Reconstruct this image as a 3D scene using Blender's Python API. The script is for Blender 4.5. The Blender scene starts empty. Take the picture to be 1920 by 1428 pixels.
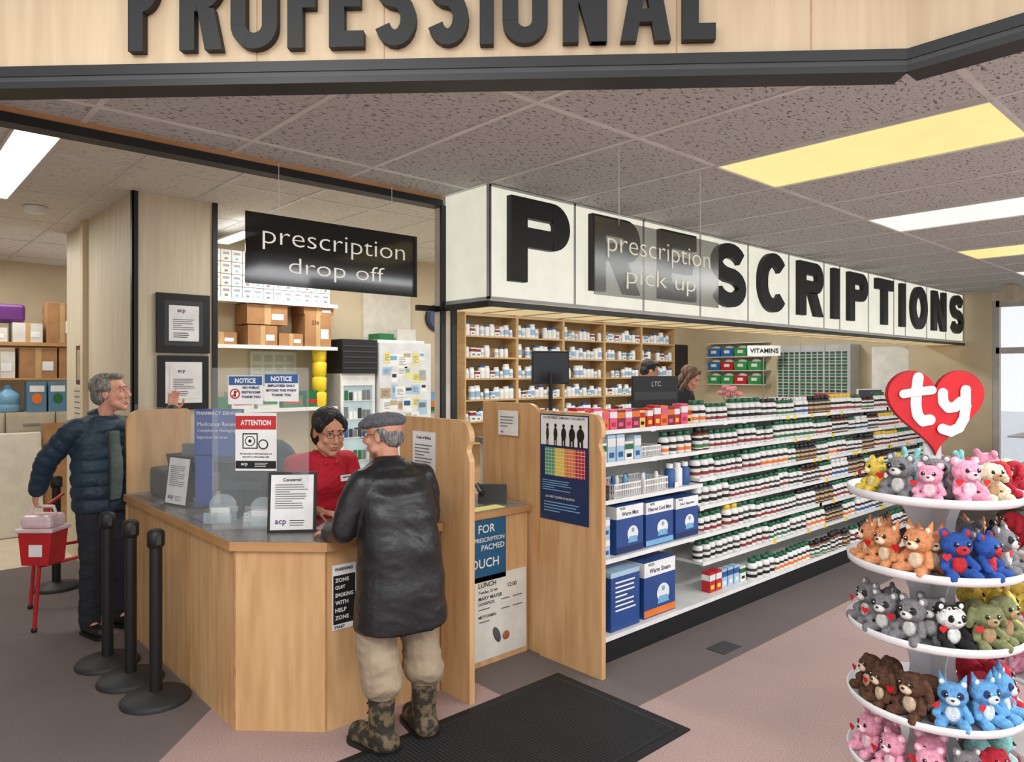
import bpy, bmesh, math, random
from mathutils import Vector, Matrix, noise
random.seed(7)
S=bpy.context.scene
S.view_settings.view_transform='Standard'
R=random.uniform
X=Vector((1,0,0));Y=Vector((0,1,0));Z=Vector((0,0,1))
def sl(v):
    v/=255
    return v/12.92 if v<=.04045 else ((v+.055)/1.055)**2.4
def C(c): return (sl(c[0]),sl(c[1]),sl(c[2]),1)
MC={}
def M(name,rgb=(200,200,200),rough=.5,metal=0,emit=0,rgb2=None,ns=8,st=(1,1,1),bump=0,bs=60,alpha=1,det=4,lo=.35,hi=.65):
    if name in MC: return MC[name]
    m=bpy.data.materials.new(name);m.use_nodes=True
    nt=m.node_tree;b=nt.nodes['Principled BSDF'];L=nt.links.new
    b.inputs['Base Color'].default_value=C(rgb);b.inputs['Roughness'].default_value=rough;b.inputs['Metallic'].default_value=metal
    m.diffuse_color=C(rgb)
    tc=nt.nodes.new('ShaderNodeTexCoord')
    mp=nt.nodes.new('ShaderNodeMapping');L(tc.outputs['Object'],mp.inputs[0]);mp.inputs['Scale'].default_value=st
    n=nt.nodes.new('ShaderNodeTexNoise');n.inputs['Scale'].default_value=ns;n.inputs['Detail'].default_value=det
    L(mp.outputs[0],n.inputs['Vector'])
    if rgb2 is None: rgb2=tuple(v*.94 for v in rgb)
    r=nt.nodes.new('ShaderNodeValToRGB');r.color_ramp.elements[0].position=lo;r.color_ramp.elements[1].position=hi
    r.color_ramp.elements[0].color=C(rgb2);r.color_ramp.elements[1].color=C(rgb)
    L(n.outputs[0],r.inputs[0]);L(r.outputs[0],b.inputs['Base Color'])
    if emit:
        L(r.outputs[0],b.inputs['Emission Color']);b.inputs['Emission Strength'].default_value=emit
    if bump:
        n2=nt.nodes.new('ShaderNodeTexNoise');n2.inputs['Scale'].default_value=bs;n2.inputs['Detail'].default_value=3
        L(mp.outputs[0],n2.inputs['Vector'])
        bp=nt.nodes.new('ShaderNodeBump');bp.inputs['Strength'].default_value=bump;bp.inputs['Distance'].default_value=.02
        L(n2.outputs[0],bp.inputs['Height']);L(bp.outputs[0],b.inputs['Normal'])
    if alpha<1: b.inputs['Alpha'].default_value=alpha
    MC[name]=m
    return m
WHITE=M('white_plastic',(236,236,234),.4);BLACK=M('black_matte',(20,20,22),.5);INK=M('black_ink',(16,16,18),.7)
WOOD=M('maple_laminate',(212,172,124),.42,rgb2=(194,150,102),ns=3,st=(6,6,.7),det=6)
WOODX=M('maple_edge',(190,144,96),.45,rgb2=(174,128,82),ns=3,st=(1,1,6),det=6)
CREAM=M('cream_panel',(216,204,180),.6,rgb2=(204,192,167),ns=4,st=(8,8,.5))
BEIGE=M('beige_wall',(208,192,162),.7,rgb2=(200,184,154),ns=3)
FASC=M('fascia_veneer',(210,187,154),.5,rgb2=(197,173,140),ns=3,st=(8,8,.5))
CREAMW=M('ivory_wall',(222,216,200),.7)
TRIM=M('black_trim',(20,19,21),.45)
LAM=M('grey_speckle_laminate',(136,134,132),.3,rgb2=(100,98,98),ns=45)
PAPER=M('paper',(238,238,236),.7);GREY=M('grey_plastic',(120,122,126),.45);LGREY=M('light_grey_metal',(176,178,178),.4)
DGREY=M('dark_grey',(56,57,60),.5);STEEL=M('steel',(170,172,175),.3,metal=.9)
BLUE=M('print_blue',(42,88,150),.5);NAVY=M('print_navy',(30,45,90),.5);RED=M('print_red',(196,32,38),.45);GREEN=M('print_green',(24,110,60),.5)
YEL=M('yellow_plastic',(240,208,40),.5);ORANGE=M('print_orange',(232,120,40),.5);PURP=M('print_purple',(110,60,130),.5);TEAL=M('print_teal',(20,90,130),.45)
SKY=M('print_light_blue',(120,175,215),.5);GLASS=M('clear_acrylic',(225,235,238),.05,alpha=.10);SMOKE=M('smoked_acrylic',(14,14,12),.08,alpha=.9)
SMOKE2=M('smoked_acrylic_thin',(60,58,42),.15,alpha=.52);PINK=M('print_pink',(226,90,130),.5)
CARD=M('cardboard',(170,126,84),.8,rgb2=(154,112,72));SHELFW=M('shelf_enamel',(226,226,222),.4)
BOXW=M('box_white',(216,214,206),.6)
TXC={}
def tmesh(s,bold):
    k=(s,bold)
    if k in TXC: return TXC[k]
    cu=bpy.data.curves.new('t','FONT');cu.body=s;cu.size=1;cu.offset=bold;cu.extrude=.05;cu.resolution_u=3;cu.space_character=1+bold*1.5
    ob=bpy.data.objects.new('t',cu);S.collection.objects.link(ob);bpy.context.view_layer.update()
    me=bpy.data.meshes.new_from_object(ob.evaluated_get(bpy.context.evaluated_depsgraph_get()))
    vs=[v.co.copy() for v in me.vertices];fs=[tuple(p.vertices) for p in me.polygons]
    bpy.data.objects.remove(ob);bpy.data.meshes.remove(me);bpy.data.curves.remove(cu)
    a=[min(v[i] for v in vs) for i in range(3)];b=[max(v[i] for v in vs) for i in range(3)]
    TXC[k]=(vs,fs,a,b);return TXC[k]
def seg(p0,p1):
    d=(p1-p0).normalized();a=Z if abs(d.z)<.9 else X
    u=d.cross(a).normalized();return d,u,d.cross(u)
def circ(rx,ry,n=16): return [(rx*math.cos(2*math.pi*k/n),ry*math.sin(2*math.pi*k/n)) for k in range(n)]
class MB:
    def __init__(s): s.v=[];s.f=[];s.m=[];s.s=[];s.mats=[]
    def add(s,vs,fs,mat,smooth=False):
        if mat not in s.mats: s.mats.append(mat)
        k=s.mats.index(mat);o=len(s.v);s.v+=[tuple(v) for v in vs]
        for f in fs: s.f.append(tuple(i+o for i in f));s.m.append(k);s.s.append(smooth)
        return s
    def bm(s,bm,mat,smooth=False):
        bm.verts.index_update();s.add([v.co.copy() for v in bm.verts],[[v.index for v in f.verts] for f in bm.faces],mat,smooth);bm.free();return s
    def ob(s,c,U,V,w,h,d,mat,bev=0):
        U=Vector(U).normalized();V=Vector(V).normalized();N=U.cross(V);c=Vector(c)-N*(d/2)
        if bev:
            bm=bmesh.new();bmesh.ops.create_cube(bm,size=1)
            Mx=Matrix((U*w,V*h,N*d)).transposed()
            for v in bm.verts: v.co=Mx@v.co+c
            bmesh.ops.bevel(bm,geom=bm.edges[:],offset=bev,segments=2,affect='EDGES',profile=.5)
            return s.bm(bm,mat)
        p=[c+U*(w/2*a)+V*(h/2*b)+N*(d/2*e) for a in(-1,1) for b in(-1,1) for e in(-1,1)]
        return s.add(p,[(0,1,3,2),(4,6,7,5),(0,4,5,1),(2,3,7,6),(0,2,6,4),(1,5,7,3)],mat)
    def box(s,x0,x1,y0,y1,z0,z1,mat,bev=0):
        return s.ob(((x0+x1)/2,y0,(z0+z1)/2),X,Z,x1-x0,z1-z0,y1-y0,mat,bev)
    def quad(s,c,U,V,w,h,mat,off=.0012):
        U=Vector(U).normalized();V=Vector(V).normalized();c=Vector(c)+U.cross(V)*off
        return s.add([c-U*w/2-V*h/2,c+U*w/2-V*h/2,c+U*w/2+V*h/2,c-U*w/2+V*h/2],[(0,1,2,3)],mat)
    def cyl(s,p0,p1,r0,r1,mat,n=14,smooth=True):
        p0=Vector(p0);p1=Vector(p1);d,u,w=seg(p0,p1)
        vs=[p+ (u*math.cos(a)+w*math.sin(a))*r for p,r in((p0,r0),(p1,r1)) for a in [2*math.pi*i/n for i in range(n)]]
        s.add(vs,[(i,i+n,(i+1)%n+n,(i+1)%n) for i in range(n)],mat,smooth)
        return s.add(vs,[tuple(range(n)),tuple(range(2*n-1,n-1,-1))],mat)
    def lathe(s,prof,c,mat,n=16,smooth=True,sx=1,sy=1):
        c=Vector(c);vs=[];k=len(prof)
        for r,z in prof: vs+=[c+Vector((r*math.cos(2*math.pi*i/n)*sx,r*math.sin(2*math.pi*i/n)*sy,z)) for i in range(n)]
        fs=[(j*n+i,j*n+(i+1)%n,(j+1)*n+(i+1)%n,(j+1)*n+i) for j in range(k-1) for i in range(n)]
        s.add(vs,fs,mat,smooth)
        return s.add(vs,[tuple(range(n-1,-1,-1)),tuple(range((k-1)*n,k*n))],mat)
    def loft(s,keys,mat,step=.012,amp=0,pitch=.085,n=28,pw=.85):
        rings=[];z=keys[0][2]
        while True:
            for a,b in zip(keys,keys[1:]):
                if a[2]<=z<=b[2]+1e-6: break
            f=min(1,(z-a[2])/(b[2]-a[2]));f=f*f*(3-2*f);k=[a[i]+(b[i]-a[i])*f for i in range(5)];k[2]=z
            g=amp*(abs(math.sin(math.pi*(z-keys[0][2])/pitch))**.6)
            rings.append([Vector((k[0]+(k[3]+g)*math.copysign(abs(math.cos(t))**pw,math.cos(t)),k[1]+(k[4]+g)*math.copysign(abs(math.sin(t))**pw,math.sin(t)),z)) for t in [2*math.pi*i/n for i in range(n)]])
            if z>=keys[-1][2]-1e-6: break
            z=min(z+step,keys[-1][2])
        vs=[p for r in rings for p in r];K=len(rings)
        fs=[(j*n+i,j*n+(i+1)%n,(j+1)*n+(i+1)%n,(j+1)*n+i) for j in range(K-1) for i in range(n)]+[tuple(range(n-1,-1,-1)),tuple(range((K-1)*n,K*n))]
        return s.add(vs,fs,mat,True)
    def sleeve(s,pts,rs,mat,amp=.008,pitch=.075,step=.012):
        d=0
        for i in range(len(pts)-1):
            A,B=pts[i],pts[i+1];Ln=(B-A).length;n=max(2,int(Ln/step))
            for k in range(n):
                f0=k/n;f1=(k+1)/n
                r=lambda f: rs[i]+(rs[i+1]-rs[i])*f+amp*(abs(math.sin(math.pi*(d+Ln*f)/pitch))**.6)
                s.cyl(A+(B-A)*f0,A+(B-A)*min(1,f1+.02),r(f0),r(f1),mat,14)
            d+=Ln;s.sph(B,rs[i+1],mat,14)
        return s.sph(pts[0],rs[0],mat,14)
    def sph(s,c,r,mat,n=14,rot=None,smooth=True):
        if not hasattr(r,'__len__'): r=(r,r,r)
        bm=bmesh.new();bmesh.ops.create_uvsphere(bm,u_segments=n,v_segments=max(6,n*2//3),radius=1)
        c=Vector(c)
        for v in bm.verts:
            p=Vector((v.co.x*r[0],v.co.y*r[1],v.co.z*r[2]))
            v.co=(rot@p if rot else p)+c
        return s.bm(bm,mat,smooth)
    def cap(s,p0,p1,r0,r1,mat,n=12):
        s.sph(p0,r0,mat,n);s.sph(p1,r1,mat,n)
        return s.cyl(p0,p1,r0,r1,mat,n)
    def chain(s,pts,rs,mat,n=12):
        for i in range(len(pts)-1): s.cap(pts[i],pts[i+1],rs[i],rs[i+1],mat,n)
        return s
    def prism(s,poly,c,U,V,d,mat):
        U=Vector(U).normalized();V=Vector(V).normalized();N=U.cross(V);c=Vector(c);n=len(poly)
        vs=[c+U*p[0]+V*p[1] for p in poly]+[c+U*p[0]+V*p[1]-N*d for p in poly]
        return s.add(vs,[tuple(range(n)),tuple(range(2*n-1,n-1,-1))]+[(i,i+n,(i+1)%n+n,(i+1)%n) for i in range(n)],mat)
    def tube(s,pts,r,mat,n=8):
        pts=[Vector(p) for p in pts]
        for i in range(len(pts)-1):
            s.cyl(pts[i],pts[i+1],r,r,mat,n)
            if i: s.sph(pts[i],r,mat,8)
        return s
    def text(s,t,c,h,U,V,mat,w=None,d=.0006,bold=.0,al='C',maxw=None):
        vs,fs,a,b=tmesh(t,bold);U=Vector(U).normalized();V=Vector(V).normalized();N=U.cross(V);c=Vector(c)
        sy=h/(b[1]-a[1]);W=w if w else (b[0]-a[0])*sy
        if maxw and W>maxw: W=maxw
        sx=W/(b[0]-a[0]);ox={'C':-W/2,'L':0,'R':-W}[al]
        return s.add([c+U*((v.x-a[0])*sx+ox)+V*((v.y-a[1])*sy-h/2)+N*((v.z-a[2])/(b[2]-a[2])*d+.0008) for v in vs],fs,mat)
    def block(s,ch,c,w,h,t,U,mat,d,tv=None):
        tv=tv or t;P=[]
        bar=lambda x0,y0,x1,y1: P.append([(x0,y0),(x1,y0),(x1,y1),(x0,y1)])
        def rib(pts,closed=False):
            n=len(pts);o=[];i_=[]
            for k in range(n):
                a=pts[(k-1)%n] if closed or k else pts[k];b=pts[(k+1)%n] if closed or k<n-1 else pts[k]
                dx,dy=b[0]-a[0],b[1]-a[1];l=math.hypot(dx,dy) or 1;nx,ny=-dy/l,dx/l
                o.append((pts[k][0]+nx*t/2,pts[k][1]+ny*tv/2));i_.append((pts[k][0]-nx*t/2,pts[k][1]-ny*tv/2))
            for k in range(n if closed else n-1):
                q=(k+1)%n;P.append([i_[k],i_[q],o[q],o[k]])
        arc=lambda cx,cy,rx,ry,a0,a1,n=14:[(cx+rx*math.cos(math.radians(a0+(a1-a0)*k/n)),cy+ry*math.sin(math.radians(a0+(a1-a0)*k/n))) for k in range(n+1)]
        rx=(w-t)/2;ry=min(rx,(h-tv)/2)
        if ch in 'LFEPRIN': bar(0,0,t if ch!='I' else w,h)
        if ch in 'LE': bar(t,0,w,tv)
        if ch in 'FE': bar(t,h-tv,w,h);bar(t,h*.52-tv/2,w*.9,h*.52+tv/2)
        if ch=='T': bar(0,h-tv,w,h);bar(w/2-t/2,0,w/2+t/2,h-tv)
        if ch in 'PR':
            lo=h*.42;bh=(h-lo-tv)/2;r=min(bh,w-t*1.2);bar(t,h-tv,w-t/2-r,h);bar(t,lo,w-t/2-r,lo+tv);rib(arc(w-t/2-r,lo+tv/2+bh,r,bh,-90,90))
        if ch=='R': P.append([(w*.42,lo+.01),(w*.42+t*1.1,lo+.01),(w,0),(w-t*1.15,0)])
        if ch=='N': bar(w-t,0,w,h);P.append([(t*.1,h),(t*1.1,h),(w-t*.1,0),(w-t*1.1,0)][::-1])
        if ch=='A': P.append([(0,0),(t,0),(w/2+t*.45,h),(w/2-t*.5,h)]);P.append([(w-t,0),(w,0),(w/2+t*.5,h),(w/2-t*.45,h)]);bar(w*.2,h*.2,w*.8,h*.2+tv*.8)
        if ch=='O': rib(arc(w/2,h-tv/2-ry,rx,ry,0,180)+arc(w/2,tv/2+ry,rx,ry,180,360),True)
        if ch=='C': rib(arc(w/2,h-tv/2-ry,rx,ry,38,180)+arc(w/2,tv/2+ry,rx,ry,180,322))
        if ch=='S':
            q=(h-tv)/4;rib(arc(w/2,h-tv/2-q,rx,q,22,270)+arc(w/2,tv/2+q,rx,q,90,-158)[1:])
        Un=Vector(U).normalized();c=Vector(c)-Un*w/2-Z*h/2+Un.cross(Z)*d
        for k,p in enumerate(P): s.prism(p,c+Un.cross(Z)*(.00012*(k%5)),U,Z,d,mat)
        return s
    def lines(s,c,w,h,n,U,V,mat,th=.35):
        U=Vector(U).normalized();V=Vector(V).normalized();c=Vector(c);p=h/n
        for i in range(n):
            ww=w*(R(.8,1) if i%4!=3 else R(.4,.6))
            s.quad(c+V*(h/2-(i+.5)*p)-U*((w-ww)/2),U,V,ww,p*th,mat)
        return s
    def obj(s,name,parent=None,local=False,**kw):
        me=bpy.data.meshes.new(name);me.from_pydata(s.v,[],s.f);me.materials.clear()
        for m in s.mats: me.materials.append(m)
        me.polygons.foreach_set('material_index',s.m);me.polygons.foreach_set('use_smooth',s.s);me.update()
        return mk(name,me,parent,local,**kw)
KIDS={}
def mk(name,me,parent=None,local=False,**kw):
    o=bpy.data.objects.new(name,me);S.collection.objects.link(o)
    if parent is not None:
        o.parent=parent;KIDS.setdefault(parent.name,[]).append(o)
        if not local:
            l=Vector((0,0,0));p=parent
            while p is not None: l+=p.location;p=p.parent
            o.location=-l
    for k,v in kw.items(): o[k]=v
    return o
def thing(name,label,cat,loc,**kw):
    e=mk(name,None,label=label,category=cat,**kw);e.location=loc;e.empty_display_size=.05;return e
def clone(root,loc,rz=0,sc=1,grp=None,label=None,rx=0):
    r=root.copy();S.collection.objects.link(r);r.location=loc;r.rotation_euler=(rx,0,rz);r.scale=(sc,)*3
    if grp: r['group']=grp
    if label: r['label']=label
    def rec(a,b):
        for k in KIDS.get(a.name,[]):
            c=k.copy();c.parent=b;S.collection.objects.link(c);rec(k,c)
    rec(root,r);return r
class T:
    def __init__(s,o): s.o=o;s.used=False
    def put(s,loc,rz=0,sc=1,grp=None,label=None):
        if s.used: return clone(s.o,loc,rz,sc,grp,label)
        s.used=True;o=s.o;o.location=loc;o.rotation_euler=(0,0,rz);o.scale=(sc,)*3
        if grp:o['group']=grp
        if label:o['label']=label
        return o
def blob(mb,name,mat,parent=None,vox=.008,it=3,local=True,fold=None,**kw):
    me=bpy.data.meshes.new(name);me.from_pydata(mb.v,[],mb.f);me.update()
    o=mk(name,me,parent,local,**kw)
    r=o.modifiers.new('r','REMESH');r.mode='VOXEL';r.voxel_size=vox;r.use_smooth_shade=True
    sm=o.modifiers.new('s','SMOOTH');sm.iterations=it;sm.factor=.5
    bpy.context.view_layer.update()
    m2=bpy.data.meshes.new_from_object(o.evaluated_get(bpy.context.evaluated_depsgraph_get()))
    o.modifiers.clear();o.data=m2;bpy.data.meshes.remove(me);m2.name=name
    if fold:
        amp,sx,sz=fold;nv=[(v.co.copy(),v.normal.copy()) for v in m2.vertices]
        for v,(c,n) in zip(m2.vertices,nv):
            q=Vector((c.x*sx,c.y*sx,c.z*sz+.5*math.sin(c.x*9)));e=noise.noise(q)*.7+.35*(1-2*abs(noise.noise(q*1.6+Vector((7,3,1)))))
            v.co=c+n*(amp*e)
        m2.update()
    m2.materials.clear();m2.materials.append(mat)
    for p in m2.polygons: p.use_smooth=True;p.material_index=0
    return o
H1,H2=2.82,3.12
NX=Vector((0,-1,0))
DG=Vector((1,-1,0)).normalized()
CAMR=Vector((.738,-.674,0)).normalized();CAMF=Vector((.674,.738,0)).normalized()
cd=bpy.data.cameras.new('camera');cam=bpy.data.objects.new('camera',cd);S.collection.objects.link(cam);S.camera=cam
cd.sensor_width=36;cd.lens=36*1351/1920;cd.shift_y=-14/1920;cd.clip_start=.05
cam.location=(0,0,1.75);cam.rotation_euler=(math.pi/2,0,math.atan2(CAMF.y,CAMF.x)-math.pi/2)
w=bpy.data.worlds.new('w');S.world=w;w.use_nodes=True
w.node_tree.nodes['Background'].inputs[0].default_value=(.95,.97,1,1);w.node_tree.nodes['Background'].inputs[1].default_value=1.2
def area(x,y,z,sx,sy,p,col=(1,.97,.93),rot=(0,0,0)):
    l=bpy.data.lights.new('area_light','AREA');l.shape='RECTANGLE';l.size=sx;l.size_y=sy;l.energy=p;l.color=col
    o=bpy.data.objects.new('area_light',l);S.collection.objects.link(o);o.location=(x,y,z);o.rotation_euler=rot
area(-.6,.6,3.3,1.2,2.6,105);area(.6,-1.6,3.3,2.4,1.2,100);area(5.4,-.3,2.79,5,.9,180,(.96,.98,1));area(5.4,-2.2,2.79,5,.9,90,(.96,.98,1))
area(2.9,4.9,3.09,.3,1.2,32,(1,.98,.95));area(3.4,6.4,3.09,1.2,.3,28);area(6,5.2,3.09,1.2,.5,55,(.98,.99,1));area(8.8,5.2,3.09,1.2,.5,55,(.98,.99,1));area(.2,7.6,3.09,1.2,.4,35);area(.9,9.3,3.09,1.2,.3,28)
# ---------- structure
ST='structure'
car=M('carpet',(140,131,129),.95,rgb2=(104,96,95),ns=160,bump=.35,bs=220,lo=.3,hi=.7)
nt=car.node_tree;L=nt.links.new;tc=[n for n in nt.nodes if n.type=='TEX_COORD'][0]
sp=nt.nodes.new('ShaderNodeSeparateXYZ');L(tc.outputs['Object'],sp.inputs[0])
def mth(op,a,b):
    n=nt.nodes.new('ShaderNodeMath');n.operation=op
    for i,v in enumerate((a,b)):
        if isinstance(v,(int,float)): n.inputs[i].default_value=v
        else: L(v,n.inputs[i])
    return n.outputs[0]
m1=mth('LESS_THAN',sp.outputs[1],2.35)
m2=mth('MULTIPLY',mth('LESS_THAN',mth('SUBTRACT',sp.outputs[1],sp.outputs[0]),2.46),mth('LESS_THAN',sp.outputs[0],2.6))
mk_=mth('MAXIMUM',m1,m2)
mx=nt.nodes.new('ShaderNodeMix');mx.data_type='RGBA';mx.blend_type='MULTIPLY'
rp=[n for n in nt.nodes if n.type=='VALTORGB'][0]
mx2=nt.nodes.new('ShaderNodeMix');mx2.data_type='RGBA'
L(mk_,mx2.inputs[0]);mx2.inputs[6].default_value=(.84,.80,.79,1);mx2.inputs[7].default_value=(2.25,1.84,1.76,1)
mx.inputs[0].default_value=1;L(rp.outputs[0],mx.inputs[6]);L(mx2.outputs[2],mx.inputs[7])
n3=nt.nodes.new('ShaderNodeTexNoise');n3.inputs['Scale'].default_value=1.6;L(tc.outputs['Object'],n3.inputs['Vector'])
mx3=nt.nodes.new('ShaderNodeMix');mx3.data_type='RGBA';mx3.blend_type='MULTIPLY';mx3.inputs[0].default_value=.25
L(mx.outputs[2],mx3.inputs[6]);L(n3.outputs[0],mx3.inputs[7]);L(mx3.outputs[2],nt.nodes['Principled BSDF'].inputs['Base Color'])
MB().box(-6,13,-6,7.8,-.1,0,car).obj('floor',kind=ST)
MB().box(-3,3,7.8,10.6,-.1,.001,M('vinyl_floor',(214,200,176),.4)).obj('floor_vinyl',kind=ST)
MB().box(3.2,11.05,3.36,7.3,0,.2,M('vinyl_floor')).obj('floor_platform',kind=ST)
tile=M('acoustic_tile',(190,192,188),.9,rgb2=(108,106,103),ns=38,st=(1,1.8,1),det=3,lo=.34,hi=.43,bump=.4,bs=40)
TB=M('grid_bar',(216,216,212),.4)
b=MB();P=[(-.10,3.5),(2.53,.87),(2.53,-3),(11.05,-3),(11.05,3.5)]
b.add([(x,y,H1) for x,y in P]+[(x,y,H1+.05) for x,y in P],[(4,3,2,1,0),(5,6,7,8,9)]+[(i,(i+1)%5,(i+1)%5+5,i+5) for i in range(5)],tile)
for k in range(-6,14):
    x=3.26+.635*k
    if x<-.05 or x>11: continue
    y0=-3 if x>2.52 else 3.42-x
    if y0<3.5: b.box(x-.012,x+.012,y0,3.5,H1-.004,H1,TB)
for k in range(-4,2):
    y=2.03+1.22*k
    x0=2.55 if y<.88 else 3.42-y
    b.box(x0,11.05,y-.012,y+.012,H1-.005,H1,TB)
b.obj('ceiling',kind=ST)
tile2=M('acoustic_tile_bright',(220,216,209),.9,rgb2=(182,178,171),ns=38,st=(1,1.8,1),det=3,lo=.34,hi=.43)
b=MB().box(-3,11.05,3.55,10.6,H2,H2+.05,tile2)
for k in range(23): b.box(-2.9+.61*k-.012,-2.9+.61*k+.012,3.55,10.6,H2-.005,H2,TB)
for k in range(6): b.box(-3,11.05,4.0+1.22*k-.012,4.0+1.22*k+.012,H2-.006,H2,TB)
b.obj('ceiling_rear',kind=ST)
def cl(x0,x1,y0,y1,z,em,label):
    t=thing('ceiling_light',label,'ceiling light',((x0+x1)/2,(y0+y1)/2,z))
    MB().box(x0,x1,y0,y1,z-.006,z-.001,em).obj('diffuser',t)
    f=MB();f.box(x0-.015,x0,y0,y1,z-.012,z-.001,TB).box(x1,x1+.015,y0,y1,z-.012,z-.001,TB).box(x0,x1,y0-.015,y0,z-.012,z-.001,TB).box(x0,x1,y1,y1+.015,z-.012,z-.001,TB)
    f.obj('trim_frame',t)
def EM(name,rgb,e):
    m=M(name,rgb,.4,emit=e,rgb2=tuple(v*.97 for v in rgb))
    for l in list(m.node_tree.links):
        if l.to_socket.name=='Base Color': m.node_tree.links.remove(l)
    m.node_tree.nodes['Principled BSDF'].inputs['Base Color'].default_value=(0.15,.15,.15,1)
    return m
EY=EM('yellow_diffuser',(255,238,150),.92);EW=EM('white_diffuser',(246,250,244),.98);ET=EM('tube_glow',(255,255,255),2.2)
cl(3.275,3.88,.82,2.02,H1,EY,'yellow-tinted fluorescent troffer set in the tile ceiling')
cl(5.18,5.785,.82,2.02,H1,EW,'white fluorescent troffer set in the tile ceiling')
cl(7.085,7.69,.82,2.02,H1,EY,'yellow-tinted fluorescent troffer set in the tile ceiling')
cl(8.99,9.6,.82,2.02,H1,EW,'white fluorescent troffer set in the tile ceiling')
cl(.66,.88,4.5,6.8,H2,ET,'bright bare fluorescent strip on the rear ceiling')
cl(2.5,2.65,6.2,6.95,H2-.12,ET,'short bright fluorescent strip above the storage shelves')
def fseg(b,A,B,z0,z1,mat,th=.08,off=0):
    A=Vector(A);B=Vector(B);d=(B-A);U=d.normalized();N=U.cross(Z)
    c=(A+B)/2+N*off;b.ob((c.x,c.y,(z0+z1)/2),U,Z,d.length,z1-z0,th,mat)
F0=Vector((-.35,3.654,0));F1=Vector((2.462,.842,0));F2=Vector((2.462,-2.6,0))
b=MB()
fseg(b,F0,F1,2.72,3.5,FASC);fseg(b,F1,F2,2.72,3.5,FASC)
for px in (.28,.98,1.28,1.95,2.25):
    q=Vector((px,3.304-px,0));fseg(b,q,q+DG*.004,2.77,3.5,WOODX,.01,.001)
b.obj('wall_bulkhead',kind=ST)
b=MB()
for A,B in((F0,F1),(F1,F2)):
    fseg(b,A,B,2.738,2.772,TRIM,.05,.016);fseg(b,A,B,2.722,2.738,DGREY,.03,.012);fseg(b,A,B,2.70,2.722,TRIM,.1,.012)
b.obj('trim_1',kind=ST)
def fpos(px):
    u=(px-960)/1351;rx=.674+.738*u;ry=.738-.674*u;t=3.304/(rx+ry);return Vector((rx*t,ry*t,0))
LETB=M('letter_black',(15,14,15),.55)
N45=DG.cross(Z)
for ch,a,c in [('P',250,306),('R',345,424),('O',440,526),('F',545,602),('E',622,686),('S',705,783),('S',803,880),('I',901,926),('O',943,1027),('N',1055,1137),('A',1162,1255),('L',1277,1338)]:
    A=fpos(a);B=fpos(c);q=(A+B)/2+N45*.002
    MB().block(ch,(q.x,q.y,2.957),(B-A).length,.30,.050,DG,LETB,.03,.052).obj('sign_letter',label='bold condensed black raised capital letter %s on the wooden bulkhead'%ch,category='sign letter',group='raised letters on the bulkhead')
MB().box(-2,2.62,3.5,3.56,2.80,H2+.02,CREAM).obj('wall_header',kind=ST)
MB().box(-2,2.62,3.485,3.575,2.755,2.795,TRIM).box(-2,2.62,3.49,3.5,2.795,2.822,WOODX).obj('trim_2',kind=ST)
MB().box(1.5,11.05,7.3,7.4,0,H2,BEIGE).obj('wall_back',kind=ST)
MB().box(-3,4,10.6,10.7,0,H2,BEIGE).obj('wall_rear',kind=ST)
MB().box(-3.1,-3,3.6,10.7,0,H2,BEIGE).obj('wall_left',kind=ST)
MB().box(11.05,11.2,2.74,7.4,0,H2+.05,BEIGE).box(11.05,11.2,-3,2.74,2.7,H2,CREAM).obj('wall_right',kind=ST)
MB().box(1.545,2.155,5.9,8.18,0,H2,CREAM).obj('wall_column',kind=ST)
MB().box(1.535,1.575,5.885,5.9,0,H2,TRIM).box(1.532,1.545,5.885,5.93,0,H2,TRIM).box(2.125,2.165,5.885,5.9,0,H2,TRIM).obj('trim_3',kind=ST)
MB().box(2.62,2.70,3.49,3.57,0,2.80,CREAMW).obj('wall_post',kind=ST)
MB().box(2.60,2.635,3.475,3.49,.9,2.76,TRIM).box(2.68,2.72,3.475,3.58,.9,2.76,TRIM).obj('trim_4',kind=ST)
FR=M('window_frame',(190,186,178),.4)
WG=M('window_glass',(235,242,245),.03,alpha=.12)
b=MB()
for y in (2.7,1.5,.3,-.9,-2.1): b.box(11.06,11.14,y-.04,y+.04,0,2.7,FR)
for z in (.05,2.05,2.66): b.box(11.06,11.14,-3,2.7,z-.04,z+.04,FR)
w1=b.obj('window_1',kind=ST)
MB().box(11.10,11.105,-3,2.7,.05,2.66,WG).obj('window_pane',w1)
MB().box(11.2,40,-12,14,-.12,-.02,M('snowy_pavement',(215,218,224),.8)).obj('ground_outside',kind=ST)
MB().box(10.45,10.85,7.285,7.3,.2,2.25,M('dark_opening',(48,44,44),.7)).obj('door_1',kind=ST)
# ---------- PRESCRIPTIONS light box
BX=EM('backlit_panel',(242,240,220),.86);BXL=EM('backlit_panel_side',(240,237,216),.78)
EB=EM('lens_underside',(232,208,150),.75)
t=thing('lightbox_sign','long cream backlit box sign with black capitals hanging over the shelving','sign',(6.8,3.3,2.16))
x0=2.64;z0,z1=2.17,2.815
MB().box(x0,x0+8.4,3.09,3.50,z0,z1,BXL).obj('housing',t)
wd=[.7,.7,.7,.7,.7,.7,.35,.7,.7,.35,.7,.7,.7];xs=[x0]
for q in wd: xs.append(xs[-1]+q)
for i in range(13): MB().box(xs[i]+.006,xs[i+1]-.006,3.075,3.09,z0+.012,z1-.012,BX).obj('panel',t)
f=MB()
for xx in xs: f.box(xx-.008,xx+.008,3.07,3.09,z0,z1,LGREY)
f.box(x0,x0+8.4,3.068,3.09,z0-.01,z0+.014,LGREY).box(x0,x0+8.4,3.07,3.09,z1-.012,z1,TB)
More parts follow.
